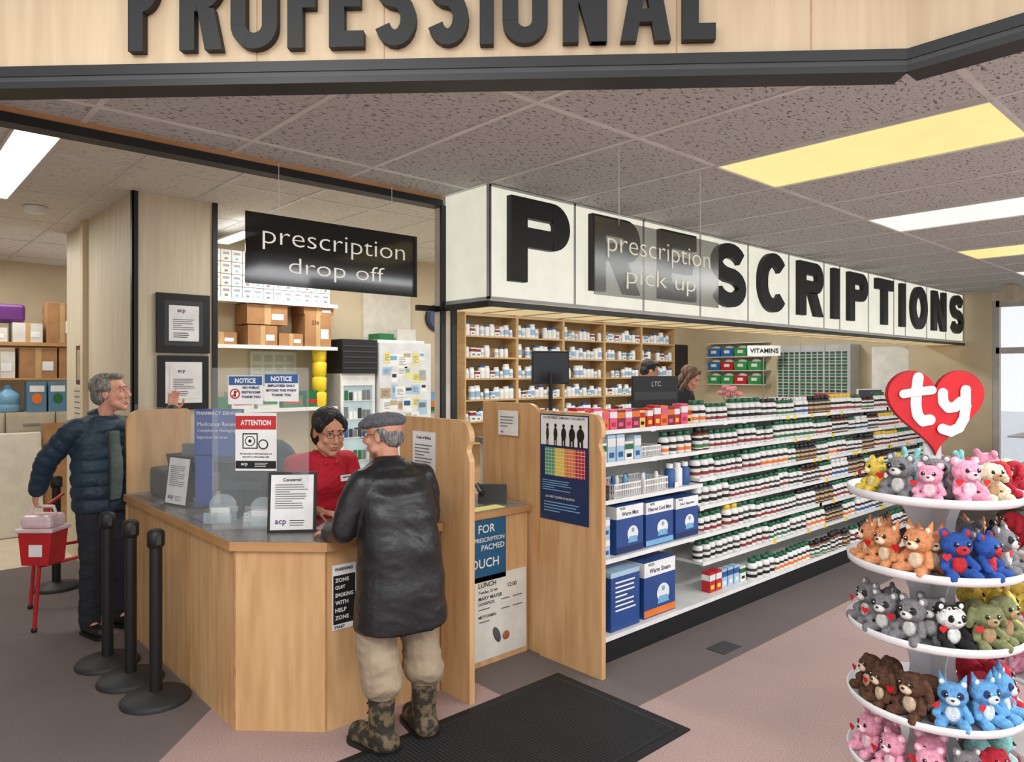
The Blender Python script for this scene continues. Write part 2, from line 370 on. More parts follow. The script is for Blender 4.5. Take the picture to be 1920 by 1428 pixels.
f.box(x0-.008,x0+.0,3.07,3.5,z0-.01,z0+.014,LGREY).box(x0-.008,x0,3.07,3.095,z0,z1,LGREY).box(x0-.008,x0,3.485,3.5,z0,z1,LGREY)
f.obj('frame',t)
u=MB().box(x0,x0+8.4,3.06,3.55,z0-.03,z0-.008,EB)
for i in range(25): u.box(x0+.35*i-.006,x0+.35*i+.006,3.06,3.55,z0-.034,z0-.03,WOODX)
u.obj('lens_tray',t);MB().box(x0-.02,x0+8.4,3.05,3.062,z0-.045,z0-.012,TRIM).box(x0-.03,x0-.0,3.05,3.56,z0-.045,z0-.012,TRIM).box(x0-.17,x0,3.53,3.56,z0-.045,z0-.012,TRIM).obj('edge_trim',t)
for i,(ch,fw) in enumerate(zip('PRESCRIPTIONS',[.49,.49,.44,.47,.48,.48,.13,.46,.46,.13,.51,.48,.47])):
    cx=(xs[i]+xs[i+1])/2+.02
    MB().block(ch,(cx,3.073,2.525),fw,.49 if ch not in 'SCO' else .505,.13 if ch!='S' else .115,X,LETB,.04,.115).obj('letter',t)
# ---------- hanging signs
def hsign(xa,xb,y,zb,zt,l1,l2,mat,lab,tw):
    t=thing('hanging_sign',lab,'sign',((xa+xb)/2,y,zb))
    MB().box(xa,xb,y-.003,y+.003,zb,zt,mat).obj('acrylic_panel',t)
    for xx in (xa+.17,xb-.17): MB().cyl((xx,y,zt-.02),(xx,y,2.80),.0015,.0015,WHITE,6).obj('hanging_wire',t)
    h=zt-zb;W=xb-xa
    MB().text(l1,((xa+xb)/2,y-.003,zb+h*.66),h*.33,X,Z,tw,w=W*.83,bold=-.012).obj('lettering',t)
    MB().text(l2,((xa+xb)/2,y-.003,zb+h*.27),h*.30,X,Z,tw,w=W*.56,bold=-.012).obj('lettering',t)
hsign(1.40,2.405,3.45,2.19,2.54,'prescription','drop off',SMOKE,'smoked black acrylic sign with white lettering hung from the header beam',M('sign_white',(238,240,228),.5,emit=.25))
hsign(2.41,3.41,2.1,2.10,2.445,'prescription','pick up',SMOKE2,'translucent smoked acrylic sign with pale lettering hung on ceiling wires',M('sign_pale',(206,204,182),.5,emit=.12))
# ---------- counter
t=thing('service_counter','maple laminate service counter with chamfered corner and grey speckled top','counter',(1.7,3.8,0))
body=[(1.38,5.39),(1.38,3.53),(1.70,3.21),(2.39,3.21),(2.39,3.66),(1.93,3.66),(1.85,3.74),(1.85,5.39)]
top=[(1.35,5.39),(1.35,3.52),(1.69,3.18),(2.39,3.18),(2.39,3.70),(1.95,3.70),(1.87,3.78),(1.87,5.39)]
MB().prism(body,(0,0,.885),X,Y,.885,WOOD).obj('base',t)
MB().prism(top,(0,0,.93),X,Y,.044,WOODX).obj('edge_band',t)
MB().prism([(x+(.006 if x<1.6 else 0),y+(.006 if y<3.6 else 0)) for x,y in top],(0,0,.932),X,Y,.003,LAM).obj('worktop',t)
for a in((1.376,1.384,3.525,3.535),(1.697,1.704,3.206,3.212),(1.377,1.381,4.15,4.156)): MB().box(*a,0,.885,WOODX).obj('panel_joint',t)
def panel_poly(w,h,rl,rr,n=8):
    p=[(0,0),(w,0)]
    p+=[(w-rr+rr*math.cos(a),h-rr+rr*math.sin(a)) for a in [math.pi/2*i/n for i in range(n+1)]] if rr else [(w,h)]
    p+=[(rl+rl*math.cos(a),h-rl+rl*math.sin(a)) for a in [math.pi/2+math.pi/2*i/n for i in range(n+1)]] if rl else [(0,h)]
    return p
def partition(name,poly,c,U,d,lab):
    return MB().prism(poly,c,U,Z,d,WOOD).obj(name,label=lab,category='partition')
partition('privacy_partition',panel_poly(.42,1.50,.09,.03),(1.37,5.395,0),X,.03,'maple end panel with rounded corner standing at the counter end')
def scurve(w,h):
    return [(0,0),(w,0),(w,1.28),(w-.005,1.30),(w-.02,1.325),(w-.024,1.345),(w-.015,1.37),(w-.002,1.39),(w,1.41)]+[(w-.09+.09*math.cos(a),h-.09+.09*math.sin(a)) for a in [math.pi/2*i/8 for i in range(9)]]+[(0,h)]
partition('privacy_partition',scurve(.66,1.50),(2.40,3.62,0),NX,.035,'maple privacy partition with curved front edge beside the counter')
partition('privacy_partition',scurve(.50,1.52),(3.15,3.19,0),NX,.035,'maple privacy partition carrying the weight poster at the shelving end')
partition('privacy_partition',panel_poly(.56,1.56,0,.12)[:],(3.165,3.76,0),NX,.03,'maple rear partition with rounded corner beside the pick up bay')
t=thing('pickup_counter','maple pick up counter bay with grey laminate worktop','counter',(2.8,3.5,0))
MB().box(2.44,3.145,3.30,4.0,0,.885,WOOD).obj('base',t)
MB().box(2.437,3.148,3.27,4.0,.887,.927,WOODX).obj('edge_band',t)
MB().box(2.442,3.143,3.275,4.0,.927,.93,LAM).obj('worktop',t)
# ---------- posters
def sheet(c,U,w,h,bg=PAPER,d=.003,V=Z):
    b=MB();b.ob(c,U,V,w,h,d,bg);return b
c=Vector((2.915,3.296,.285));b=sheet(c,X,.43,.50,M('poster_cream',(228,226,218),.6))
for s_,x,y,h in [('LUNCH',-.175,.20,.03),('Tuesday, 22 feb',-.175,.155,.022),('12:00',.06,.165,.026),('MARY MAYER',-.175,.12,.022),('DONEPEZIL',-.175,.088,.018),('METFORMIN',-.175,.01,.018)]:
    b.text(s_,c+X*x+Z*y,h,X,Z,INK,al='L',bold=.015)
for x,y,w_ in((.04,.088,.07),(.14,.088,.08),(.04,.03,.07),(.14,.03,.08),(-.13,.055,.09),(-.13,-.02,.08)): b.quad(c+X*x+Z*y,X,Z,w_,.008,GREY)
b.sph(c+X*-.03+Z*-.12,(.026,.006,.055),M('capsule_grey',(84,90,100),.3),rot=Matrix.Rotation(-.45,3,'Y'));b.sph(c+X*.045+Z*-.14,(.03,.006,.028),M('pill_brown',(170,100,64),.4))
b.obj('poster',label='white poster about lunchtime pills with a grey capsule and brown tablet',category='poster')
c=Vector((2.71,3.296,.69));b=sheet(c,X,.50,.37,TEAL)
b.text('FOR',c+X*.03+Z*.13,.05,X,Z,WHITE,al='L',bold=.01)
for s_,y,h in [('PRESCRIPTION',.065,.026),('PACMED',.018,.034)]: b.text(s_,c+X*.235+Z*y,h,X,Z,WHITE,bold=.01,al='R')
b.text('TOUCH',c+X*.19-Z*.075,.055,X,Z,WHITE,bold=.01,al='R')
b.obj('poster',label='blue poster with large white capitals on the pick up bay front',category='poster')
c=Vector((3.146,2.985,1.18));U=NX;b=sheet(c,U,.40,.645,M('poster_navy',(34,52,92),.35))
b.quad(c+Z*.225,U,Z,.385,.18,PAPER)
b.text('IS YOUR WEIGHT DAMAGING YOUR HEALTH?',c+Z*.302,.017,U,Z,INK,w=.34,bold=.03)
for i in range(5):
    q=c+U*(-.135+.068*i)+Z*.205+U.cross(Z)*.002;wd_=.012+.0045*i
    b.prism(circ(wd_,.04,14),q,U,Z,.001,INK);b.prism([(x,y+.05) for x,y in circ(.011,.012,10)],q,U,Z,.001,INK)
    b.quad(q+Z*-.05-U*wd_*.45,U,Z,wd_*.55,.05,INK);b.quad(q+Z*-.05+U*wd_*.45,U,Z,wd_*.55,.05,INK)
cols=[M('chart_green',(70,160,110),.5),M('chart_yellow',(232,200,70),.5),ORANGE,RED]
for i,m_ in enumerate(cols): b.quad(c+U*(-.115+.083*i)+Z*.035,U,Z,.082,.17,m_)
for i in range(8): b.quad(c+U*.01+Z*(-.04+.021*i),U,Z,.33,.0025,PAPER,.002)
for i in range(14): b.quad(c+U*(-.15+.0245*i)+Z*.035,U,Z,.002,.17,PAPER,.002)
b.lines(c+Z*-.11-U*.05,.26,.07,5,U,Z,SKY);b.text('DO NOT SUFFER IN SILENCE',c+Z*-.18-U*.03,.013,U,Z,WHITE,w=.24);b.lines(c+Z*-.24,.33,.07,4,U,Z,SKY)
b.obj('poster',label='navy health poster with five silhouettes and a green to red chart',category='poster')
def notice(c,U,w,h,title,lab,accent=PURP,V=Z,n=9,name='notice'):
    c=Vector(c);b=MB();b.ob(c,U,V,w,h,.002,PAPER);V=Vector(V)
    if title: b.text(title,c+V*h*.40,h*.05,U,V,INK,maxw=w*.8,bold=.02)
    b.lines(c+V*h*.05,w*.78,h*.5,n,U,V,GREY)
    b.text('acp',c-V*h*.38-Vector(U).normalized()*w*.3,h*.08,U,V,accent,bold=.02)
    return b.obj(name,label=lab,category='notice')
notice((3.133,3.47,1.43),NX,.19,.16,'','small white framed notice with a checkered border on the maple partition',n=4)
notice((2.396,3.37,1.25),NX,.22,.34,'Code of Ethics','white code of ethics sheet fixed to the maple partition')
c=Vector((1.80,3.206,.645));b=sheet(c,X,.13,.32,PAPER);b.ob(c+Z*-.012-Y*.0005,X,Z,.122,.24,.001,INK)
b.text('WARNING',c+Vector((-.055,-.001,.138)),.016,X,Z,INK,al='L',bold=.03,maxw=.1)
for i,s_ in enumerate(['ZONE','QUIT','SMOKING','WITH','HELP','ZONE']): b.text(s_,c+Vector((-.052,-.002,.085-.037*i)),.02,X,Z,WHITE,al='L',bold=.03,maxw=.1)
b.text('START',c+Vector((-.055,-.001,-.146)),.014,X,Z,INK,al='L',bold=.03)
b.obj('notice',label='narrow black and white quit smoking notice on the counter front',category='notice')
A=Vector((1.38,3.83,0));B=Vector((1.74,3.47,0));mid=(A+B)/2
t=thing('acrylic_screen','clear acrylic screen standing on the chamfered counter corner','acrylic screen',(mid.x,mid.y,.932))
MB().ob((mid.x,mid.y,1.36),DG,Z,.51,.84,.006,GLASS).obj('acrylic_panel',t)
for e in(-.15,.15): MB().ob((mid.x+e,mid.y-e,.945),DG,Z,.03,.025,.08,GLASS).obj('clip',t)
t=thing('acrylic_screen','long clear acrylic screen standing along the counter','acrylic screen',(1.41,4.6,.932))
MB().ob((1.41,4.6,1.24),NX,Z,1.5,.6,.006,GLASS).obj('acrylic_panel',t)
def gl(px,off=.006): return mid+DG*px+N45*off
def onglass(s_,z,w,h,lab,fn):
    c=gl(s_);c.z=z;b=MB();b.ob(c,DG,Z,w,h,.002,PAPER);c=c+N45*.0012;fn(b,c);b.obj('notice',label=lab,category='notice',group='notices on the acrylic screen')
def f1(b,c):
    b.quad(c+Z*.10,DG,Z,.215,.07,RED);b.text('ATTENTION',c+Z*.10+N45*.001,.028,DG,Z,WHITE,w=.16,bold=.03)
    b.ob(c+N45*.001+Z*.005-DG*.03,DG,Z,.08,.08,.001,INK).ob(c+N45*.002+Z*.005-DG*.03,DG,Z,.068,.068,.001,PAPER)
    for r_,mm in((.027,INK),(.022,PAPER),(.009,INK)): b.prism(circ(r_,r_),c+N45*(.004-.03*r_)+Z*.005-DG*.03,DG,Z,.001,mm)
    for r_,mm in((.026,INK),(.02,PAPER)): b.prism(circ(r_,r_),c+N45*(.005-.03*r_)-Z*.012+DG*.04,DG,Z,.001,mm)
    b.text('All narcotics in this pharmacy are',c-Z*.062,.011,DG,Z,INK,w=.17,bold=.02);b.text('stored in a time-delay safe',c-Z*.078,.011,DG,Z,INK,w=.14,bold=.02)
    b.quad(c-Z*.118,DG,Z,.214,.04,INK);b.text('acp',c-Z*.118-DG*.06+N45*.002,.018,DG,Z,WHITE,bold=.02)
    b.lines(c-Z*.118+DG*.03+N45*.001,.07,.024,3,DG,Z,WHITE)
onglass(-.02,1.395,.218,.30,'white attention sign with red header and safe symbol',f1)
def f2(t1,ring):
    def f(b,c):
        b.quad(c+Z*.048,DG,Z,.175,.045,BLUE);b.text('NOTICE',c+Z*.048+N45*.001,.026,DG,Z,WHITE,w=.11,bold=.04)
        for i,s_ in enumerate(t1): b.text(s_,c+N45*.001+Z*(.012-.024*i)+DG*(.03 if ring else 0),.013,DG,Z,NAVY,bold=.03,maxw=.10 if ring else .16)
        if ring:
            for r_,mm in((.027,RED),(.02,PAPER)): b.prism(circ(r_,r_),c-Z*.02-DG*.055+N45*(.003-r_*.03),DG,Z,.001,mm)
            b.ob(c-Z*.02-DG*.055+N45*.004,(DG+Z),(Z-DG),.05,.006,.001,RED);b.ob(c-Z*.02-DG*.055+N45*.0035,DG,Z,.01,.03,.001,INK)
    return f
onglass(-.075,1.665,.185,.15,'blue and white notice sign about restrooms with red prohibition ring',f2(['NO PUBLIC','RESTROOMS','THANK YOU'],True))
onglass(.115,1.675,.18,.14,'blue and white employees only notice sign',f2(['EMPLOYEES ONLY','BEYOND THIS POINT','THANK YOU'],False))
t=thing('counter_notice_board','blue pharmacy services board with white lettering standing on the counter','notice',(1.60,4.33,.932))
c=Vector((1.60,4.33,1.40));MB().ob(c,DG,Z,.30,.28,.004,M('sheet_blue',(66,88,160),.4)).ob(c-Z*.28-DG*.09,DG,Z,.11,.30,.004,M('sheet_blue')).ob(c-Z*.46,DG,Z,.16,.016,.10,GLASS).obj('board',t)
b=MB();b.text('PHARMACY SERVICES',c+Z*.115,.022,DG,Z,WHITE,w=.27,bold=.01)
for i,s_ in enumerate(['Medication Reviews','Compliance Packaging','Injection Services']): b.text(s_,c+Z*(.05-.04*i)-DG*.13,.024,DG,Z,WHITE,al='L',maxw=.25)
b.obj('lettering',t)
def standframe(c,U,lab,title,tilt=.12):
    U=Vector(U).normalized();N=U.cross(Z);V=(Z*math.cos(tilt)-N*math.sin(tilt)).normalized();c=Vector(c)
    t=thing('picture_frame',lab,'picture frame',c);q=c+V*.155
    MB().ob(q,U,V,.245,.31,.014,BLACK,.003).obj('frame',t)
    b=MB();n2=U.cross(V);q=q+n2*.001;b.ob(q,U,V,.215,.28,.002,PAPER);q=q+n2*.001
    if title: b.text(title,q+V*.115,.016,U,V,INK,bold=.02)
    b.lines(q+V*.03,.17,.13,11,U,V,GREY);b.text('acp',q-V*.105-U*.055,.03,U,V,PURP,bold=.02);b.lines(q-V*.105+U*.03,.08,.035,3,U,V,INK,.25);b.obj('printed_sheet',t)
    MB().ob(c-N*.07+V*.1,U,(Z*.9+N*.3),.05,.2,.004,BLACK).obj('easel_back',t)
standframe((1.66,3.50,.932),(1,-.75,0),'black framed concerns notice standing on the counter corner','Concerns?')
standframe((1.46,4.68,.932),(.25,-1,0),'black framed white notice standing on the counter','')
def cert(c,w,h,lab,mat2):
    t=thing('picture_frame',lab,'picture frame',c);c=Vector(c)
    f=MB();f.ob(c,X,Z,w,h,.025,BLACK,.004);f.ob(c-Y*.001,X,Z,w*.72,h*.76,.001,mat2);f.obj('frame',t)
    b=MB();q=c-Y*.003;b.ob(q,X,Z,w*.56,h*.6,.001,PAPER);b.text('acp',q+Z*h*.2-X*w*.05,h*.07,X,Z,PURP,bold=.02);b.lines(q-Z*h*.02,w*.42,h*.2,6,X,Z,GREY);b.lines(q-Z*h*.2-X*w*.05,w*.3,h*.1,3,X,Z,INK);b.obj('certificate',t)
cert((1.90,5.872,2.14),.40,.46,'black framed college certificate on the cream column',DGREY)
cert((1.90,5.872,1.68),.38,.42,'black framed college certificate with white mat on the cream column',PAPER)
c=Vector((1.541,7.6,1.83));t=thing('picture_frame','small brown framed picture on the cream wall','picture frame',c)
MB().ob(c,NX,Z,.34,.36,.02,M('brown_frame',(70,48,36),.5)).ob(c-X*.001,NX,Z,.26,.28,.001,M('sepia_print',(168,150,120),.6)).obj('frame',t)
b=MB().ob((1.541,7.6,1.38),NX,Z,.5,.5,.015,M('vent_cream',(205,196,176),.5))
for i in range(9): b.ob((1.54,7.6,1.17+.052*i),NX,Z,.46,.012,.006,GREY)
b.obj('wall_vent',label='cream louvred vent panel on the column side',category='vent')
# ---------- stanchions
t=thing('stanchion','black retractable belt barrier post on a round base','barrier post',(0,0,0),group='belt barrier posts by the counter')
MB().lathe([(.175,0),(.175,.015),(.162,.03),(.05,.05),(.035,.055)],(0,0,0),M('rubber_black',(40,40,42),.6),28).obj('base',t,True)
MB().lathe([(.032,.05),(.032,.82)],(0,0,0),BLACK,18).obj('post',t,True)
MB().lathe([(.036,.82),(.044,.83),(.044,.90),(.03,.915)],(0,0,0),BLACK,18).box(-.012,.012,-.052,-.04,.84,.89,DGREY).obj('belt_head',t,True)
ts=T(t)
for p in((1.195,4.14),(1.165,4.50),(1.13,4.855),(1.22,6.85)): ts.put((p[0],p[1],0))
# ---------- mat
MT=M('ribbed_rubber_mat',(34,36,40),.75,bump=.5,bs=90);MTE=M('mat_edge',(20,20,22),.6)
b=MB().box(1.35,3.03,2.02,2.92,0,.008,MTE).box(1.40,2.98,2.07,2.87,.008,.012,MT)
for i in range(78): b.box(1.41+.02*i,1.417+.02*i,2.08,2.86,.012,.0135,MTE)
b.obj('floor_mat',label='black ribbed rubber entrance mat lying on the carpet',category='mat')
MB().box(4.0,4.2,2.42,2.55,0,.004,DGREY).obj('floor_outlet',label='small dark floor outlet cover set in the carpet',category='floor outlet')
# ---------- gondola shelving
PEG=M('pegboard',(206,206,202),.5)
def gondola(x0,w,shelves,lab,y0=2.83):
    t=thing('shelving_unit',lab,'shelving',(x0+w/2,3.05,0),group='white gondola shelving bays')
    MB().box(x0+.001,x0+w-.001,y0,3.30,0,.13,BLACK).obj('kick_base',t)
    p=MB().box(x0+.001,x0+w-.001,3.28,3.31,.13,1.42,PEG)
    for i in range(int(w/.06)):
        for k in range(10): p.box(x0+.03+.06*i,x0+.036+.06*i,3.277,3.28,.25+.12*k,.256+.12*k,GREY)
    p.obj('back_panel',t)
    for z,yf in shelves:
        MB().box(x0+.003,x0+w-.003,yf,3.28,z-.02,z,SHELFW).box(x0+.003,x0+w-.003,yf-.006,yf,z-.024,z+.003,WHITE).obj('shelf',t)
    MB().box(x0+.001,x0+.02,3.262,3.279,.13,1.42,SHELFW).obj('upright',t)
    return t
SH1=[(.17,2.80),(.617,2.84),(.96,2.90),(1.19,2.93),(1.39,2.95)]
SH2=[(.17,2.80),(.39,2.90),(.59,2.90),(.79,2.92),(.99,2.93),(1.19,2.94),(1.39,2.95)]
gondola(3.20,1.30,SH1,'white metal gondola bay with pegboard back and boxed devices')
g=gondola(4.5,1.22,SH2,'white metal gondola bay crowded with supplement bottles')
for i in range(1,4): clone(g,g.location+Vector((1.22*i,0,0)))
CG=M('cap_green',(14,92,58),.4);CK=M('cap_black',(26,26,28),.4);CW=M('cap_white',(228,228,226),.4);CY=M('cap_yellow',(230,192,60),.4)
def bottle(capm,bodym,lab1,lab2,label,lo=.014,hi=.030):
    b=MB();n=10
    b.lathe([(.026,0),(.028,.004),(.028,.072),(.024,.082),(.016,.086)],(0,0,0),bodym,n)
    b.lathe([(.0287,.008),(.0287,.070)],(0,0,0),lab1,n).lathe([(.0292,lo),(.0292,hi)],(0,0,0),lab2,n).lathe([(.0292,.046),(.0292,.060)],(0,0,0),INK if lab2!=INK else DGREY,n)
    o=b.obj('supplement_bottle',label=label,category='bottle')
    MB().lathe([(.0185,.086),(.0205,.088),(.0205,.106),(.018,.108)],(0,0,0),capm,n).obj('cap',o,True)
    return T(o)
AMB=M('amber_body',(100,52,26),.3);LBW=M('label_white',(232,230,224),.5);LBR=M('label_maroon',(140,46,52),.5);LBG=M('label_green',(60,120,80),.5);LBT=M('label_tan',(196,170,130),.5)
BT=[bottle(CG,WHITE,LBW,LBR,'white supplement bottle with green cap and maroon label band'),bottle(CG,WHITE,LBW,INK,'white supplement bottle with green cap and dark label band'),
    bottle(CG,WHITE,LBW,GREEN,'white supplement bottle with green cap and green label band'),bottle(CG,WHITE,LBW,ORANGE,'white supplement bottle with green cap and orange label band'),bottle(CK,WHITE,LBW,DGREY,'white supplement bottle with black cap'),
    bottle(CW,WHITE,LBW,BLUE,'white supplement bottle with white cap and blue label band'),bottle(CK,AMB,LBW,LBG,'amber supplement bottle with black cap and green label band'),bottle(CY,WHITE,LBW,LBR,'white supplement bottle with yellow cap and red label band'),bottle(CK,DGREY,LBT,AMB,'dark supplement bottle with black cap and tan label'),bottle(CK,AMB,LBW,DGREY,'amber supplement bottle with black cap and grey label')]
slots=[]
for si,(z,yf) in enumerate(SH2):
    x=4.53;run=0
    if si==0: x=5.1
    while x<9.3:
        if run<=0:
            run=random.choice([2,3,4,5]);k=random.random();gr=.85 if x<6 else .35
            kind=random.choice(BT[:4]+BT[:2]) if k<gr else random.choice(BT[4:]+BT[4:6]+BT[8:]);sc=R(1.2,1.55)
            if random.random()<.12: x+=.03
        slots.append((x,yf+.05+R(-.006,.012),z,kind,sc));x+=.058*sc+.004;run-=1
slots.sort(key=lambda a:a[0]);stuff=[]
for i,(x,y,z,k,sc) in enumerate(slots):
    if i<300: k.put((x,y,z),R(0,6),sc,'supplement bottles on the gondola shelves')
    else: stuff.append((x,y,z,k,sc))
b=MB()
for x,y,z,k,sc in stuff:
    cp=KIDS[k.o.name][0].data.materials[0];bl=k.o.data.materials
    b.lathe([(.028*sc,0),(.028*sc,.014*sc)],(x,y,z),bl[0],8);b.lathe([(.028*sc,.030*sc),(.028*sc,.074*sc),(.016*sc,.086*sc)],(x,y,z),bl[1],8);b.lathe([(.0285*sc,.014*sc),(.0285*sc,.030*sc)],(x,y,z),bl[2],8);b.lathe([(.0288*sc,.046*sc),(.0288*sc,.060*sc)],(x,y,z),INK,8);b.lathe([(.0205*sc,.086*sc),(.0205*sc,.108*sc)],(x,y,z),cp,8)
b.obj('supplement_bottle',label='rows of supplement bottles filling the distant gondola shelves',category='bottle',kind='stuff')
for i in range(60):
    z,yf=random.choice(SH2[1:]);x=R(5.4,9.2) if i>10 else R(3.3,5.4)
    MB().ob((x,yf-.0065,z-.012),X,Z,.05,.035,.001,M('tag_yellow',(240,205,60),.5) if x>5.4 else PAPER).obj('price_tag',label='small paper price tag on the shelf edge',category='price tag',group='price tags on shelf edges')
def carton(w,d,h,base,band,label,deco=None):
    b=MB().box(-w/2,w/2,-d/2,d/2,0,h,base);f=Vector((0,-d/2,h/2))
    b.quad(f+Z*h*.22,X,Z,w,h*.3,band)
    b.quad(f-Z*h*.25,X,Z,w*.6,h*.2,deco or INK)
    b.quad(Vector((-w/2,0,h/2))+Z*h*.22,NX,Z,d,h*.3,band)
    return T(b.obj('product_carton',label=label,category='box'))
def bigbox(x,y,z,w,d,h,main,title,second,acc,lab,brand='VICKS'):
    b=MB().box(x,x+w,y,y+d,z,z+h,main);c=Vector((x+w/2,y,z+h/2))
    b.quad(c+Z*h*.36,X,Z,w,h*.26,second);b.quad(c-Z*h*.42,X,Z,w,h*.12,acc)
    b.text(title,c+Z*h*.33-Y*.001,h*.085,X,Z,NAVY,maxw=w*.85,bold=.02)
    b.text(brand,c+Z*h*.445-X*w*.28-Y*.001,h*.05,X,Z,GREEN,bold=.03,maxw=w*.3)
    b.quad(Vector((x,y+d/2,z+h/2))+Z*h*.36,NX,Z,d,h*.26,second)
    q=c-Z*h*.12+X*w*.1-Y*.002
    b.prism(circ(w*.2,h*.17,20),q,X,Z,.001,WHITE)
    b.prism([(-w*.13,-h*.05),(w*.13,-h*.05),(w*.19,-h*.18),(-w*.19,-h*.18)],q-Y*.001,X,Z,.001,SKY)
    b.prism(circ(w*.05,h*.05,12),q+Z*h*.08-Y*.002,X,Z,.001,SKY)
    b.obj('product_carton',label=lab,category='box')
DB=M('carton_blue',(36,74,140),.4);LB=M('carton_pale_blue',(170,200,224),.4)
bigbox(3.50,2.87,.619,.27,.22,.30,DB,'Warm Mist',PAPER,NAVY,'blue and white warm mist humidifier box on the gondola shelf')
bigbox(3.80,2.87,.619,.30,.22,.29,DB,'Filtered Cool Mist',PAPER,SKY,'blue and white cool mist humidifier box on the gondola shelf')
bigbox(4.13,2.87,.619,.27,.22,.28,DB,'3-in-1 Vaporizer',PAPER,NAVY,'blue and white vaporizer box on the gondola shelf')
bigbox(3.74,2.84,.172,.34,.28,.36,DB,'Warm Steam',PAPER,ORANGE,'white, blue and orange warm steam vaporizer box on bottom shelf')
b=MB().box(3.40,3.68,2.83,3.1,.172,.50,DB);b.lines((3.54,2.829,.38),.2,.2,7,X,Z,PAPER);b.box(3.40,3.68,2.83,3.1,.50,.53,LB);b.obj('product_carton',label='blue carton with white print on the bottom shelf',category='box')
for i in range(2):
    b=MB().box(3.23,3.36,2.84,3.0,.172+.165*i,.33+.165*i,BOXW);b.quad((3.295,2.839,.25+.165*i),X,Z,.1,.05,BLUE if i else ORANGE);b.quad((3.295,2.839,.20+.165*i),X,Z,.1,.03,INK);b.obj('product_carton',label='white carton with printed band on the bottom shelf',category='box')
cs=[carton(.07,.07,.13,PINK,WHITE,'pink and white carton',RED),carton(.06,.06,.13,LB,WHITE,'pale blue and white carton',deco=BLUE),carton(.07,.06,.10,WHITE,GREEN,'white and green carton'),carton(.065,.06,.13,RED,WHITE,'red and white carton',deco=YEL),carton(.075,.06,.12,M('carton_maroon',(120,30,50),.4),ORANGE,'maroon and orange carton',deco=PINK),carton(.07,.06,.12,ORANGE,PINK,'orange and pink carton',deco=RED),carton(.06,.05,.11,M('carton_yellow',(240,200,90),.4),RED,'yellow and red carton'),carton(.06,.05,.12,LB,BLUE,'blue and white carton',deco=WHITE)]
x=3.24
while x<4.45: cs[random.choice([0,3,3,4,5,6])].put((x+.03,2.995,1.391),0,R(.95,1.15),'small cartons on the top gondola shelf');x+=.078
x=3.24
while x<3.86: cs[random.choice([0,1,1,2,7])].put((x+.03,2.98,1.191),0,R(1.1,1.35),'cartons on the upper gondola shelf');x+=.09
for i in range(4): BT[random.choice([0,3,4])].put((4.14+.09*i,2.98,1.191),0,1.4,'supplement bottles on the gondola shelves')
for z in(.617,.617+.125): 
    for i in range(3): cs[random.choice([1,7])].put((3.27+.07*i,2.90,z+.002),0,.95,'small cartons beside the humidifier boxes')
for i in range(6): cs[random.choice([2,2,3,7])].put((4.58+.085*i,2.90,.172),0,1.1,'cartons on the base shelf')
def basket(w,d,h,mat,lab):
    t=thing('storage_basket',lab,'basket',(0,0,0));b=MB().box(-w/2,w/2,-d/2,d/2,0,.006,mat)
    n=int(w/.018)
    for i in range(n+1):
        x=-w/2+w*i/n;b.box(x-.003,x+.003,-d/2,-d/2+.004,0,h,mat);b.box(x-.003,x+.003,d/2-.004,d/2,0,h,mat)
    n=int(d/.018)
    for i in range(n+1):
        y=-d/2+d*i/n;b.box(-w/2,-w/2+.004,y-.003,y+.003,0,h,mat);b.box(w/2-.004,w/2,y-.003,y+.003,0,h,mat)
    b.obj('slatted_wall',t,True)
    r=MB()
    for z in(h-.008,h*.5): r.box(-w/2-.004,w/2+.004,-d/2-.004,-d/2+.002,z,z+.01,mat).box(-w/2-.004,w/2+.004,d/2-.002,d/2+.004,z,z+.01,mat).box(-w/2-.004,-w/2+.002,-d/2,d/2,z,z+.01,mat).box(w/2-.002,w/2+.004,-d/2,d/2,z,z+.01,mat)
    r.obj('rim',t,True);return T(t)
bk=basket(.22,.24,.085,BLACK,'black slatted plastic basket on the gondola shelf');bk.put((3.36,3.03,.961))
bw=basket(.26,.24,.09,WHITE,'white slatted plastic basket on the gondola shelf');bw.put((3.66,3.03,.961));bw.put((3.96,3.03,.961));bw.put((3.98,3.06,1.191),0,.8)
bw.put((3.55,3.5,1.30),0,1.25,label='white slatted plastic basket on the dispensary counter')
for i in range(12):
    MB().lathe([(.016,0),(.016,.09),(.01,.11)],(3.28+.07*i+(.02 if i%2 else 0),3.02+R(-.05,.05),.97),random.choice([WHITE,SKY,BLUE,LBW,PINK]),10).obj('small_tube',label='small white or coloured product tube in a shelf basket',category='bottle',group='small tubes in shelf baskets')
for i in range(3):
    MB().lathe([(.035,0),(.037,.01),(.037,.12),(.02,.13)],(4.2+.09*i,2.97,.962),BLUE if i!=1 else WHITE,14).lathe([(.025,.13),(.025,.16)],(4.2+.09*i,2.97,.962),WHITE,12).obj('supplement_bottle',label='larger blue or white bottle on the gondola shelf',category='bottle')
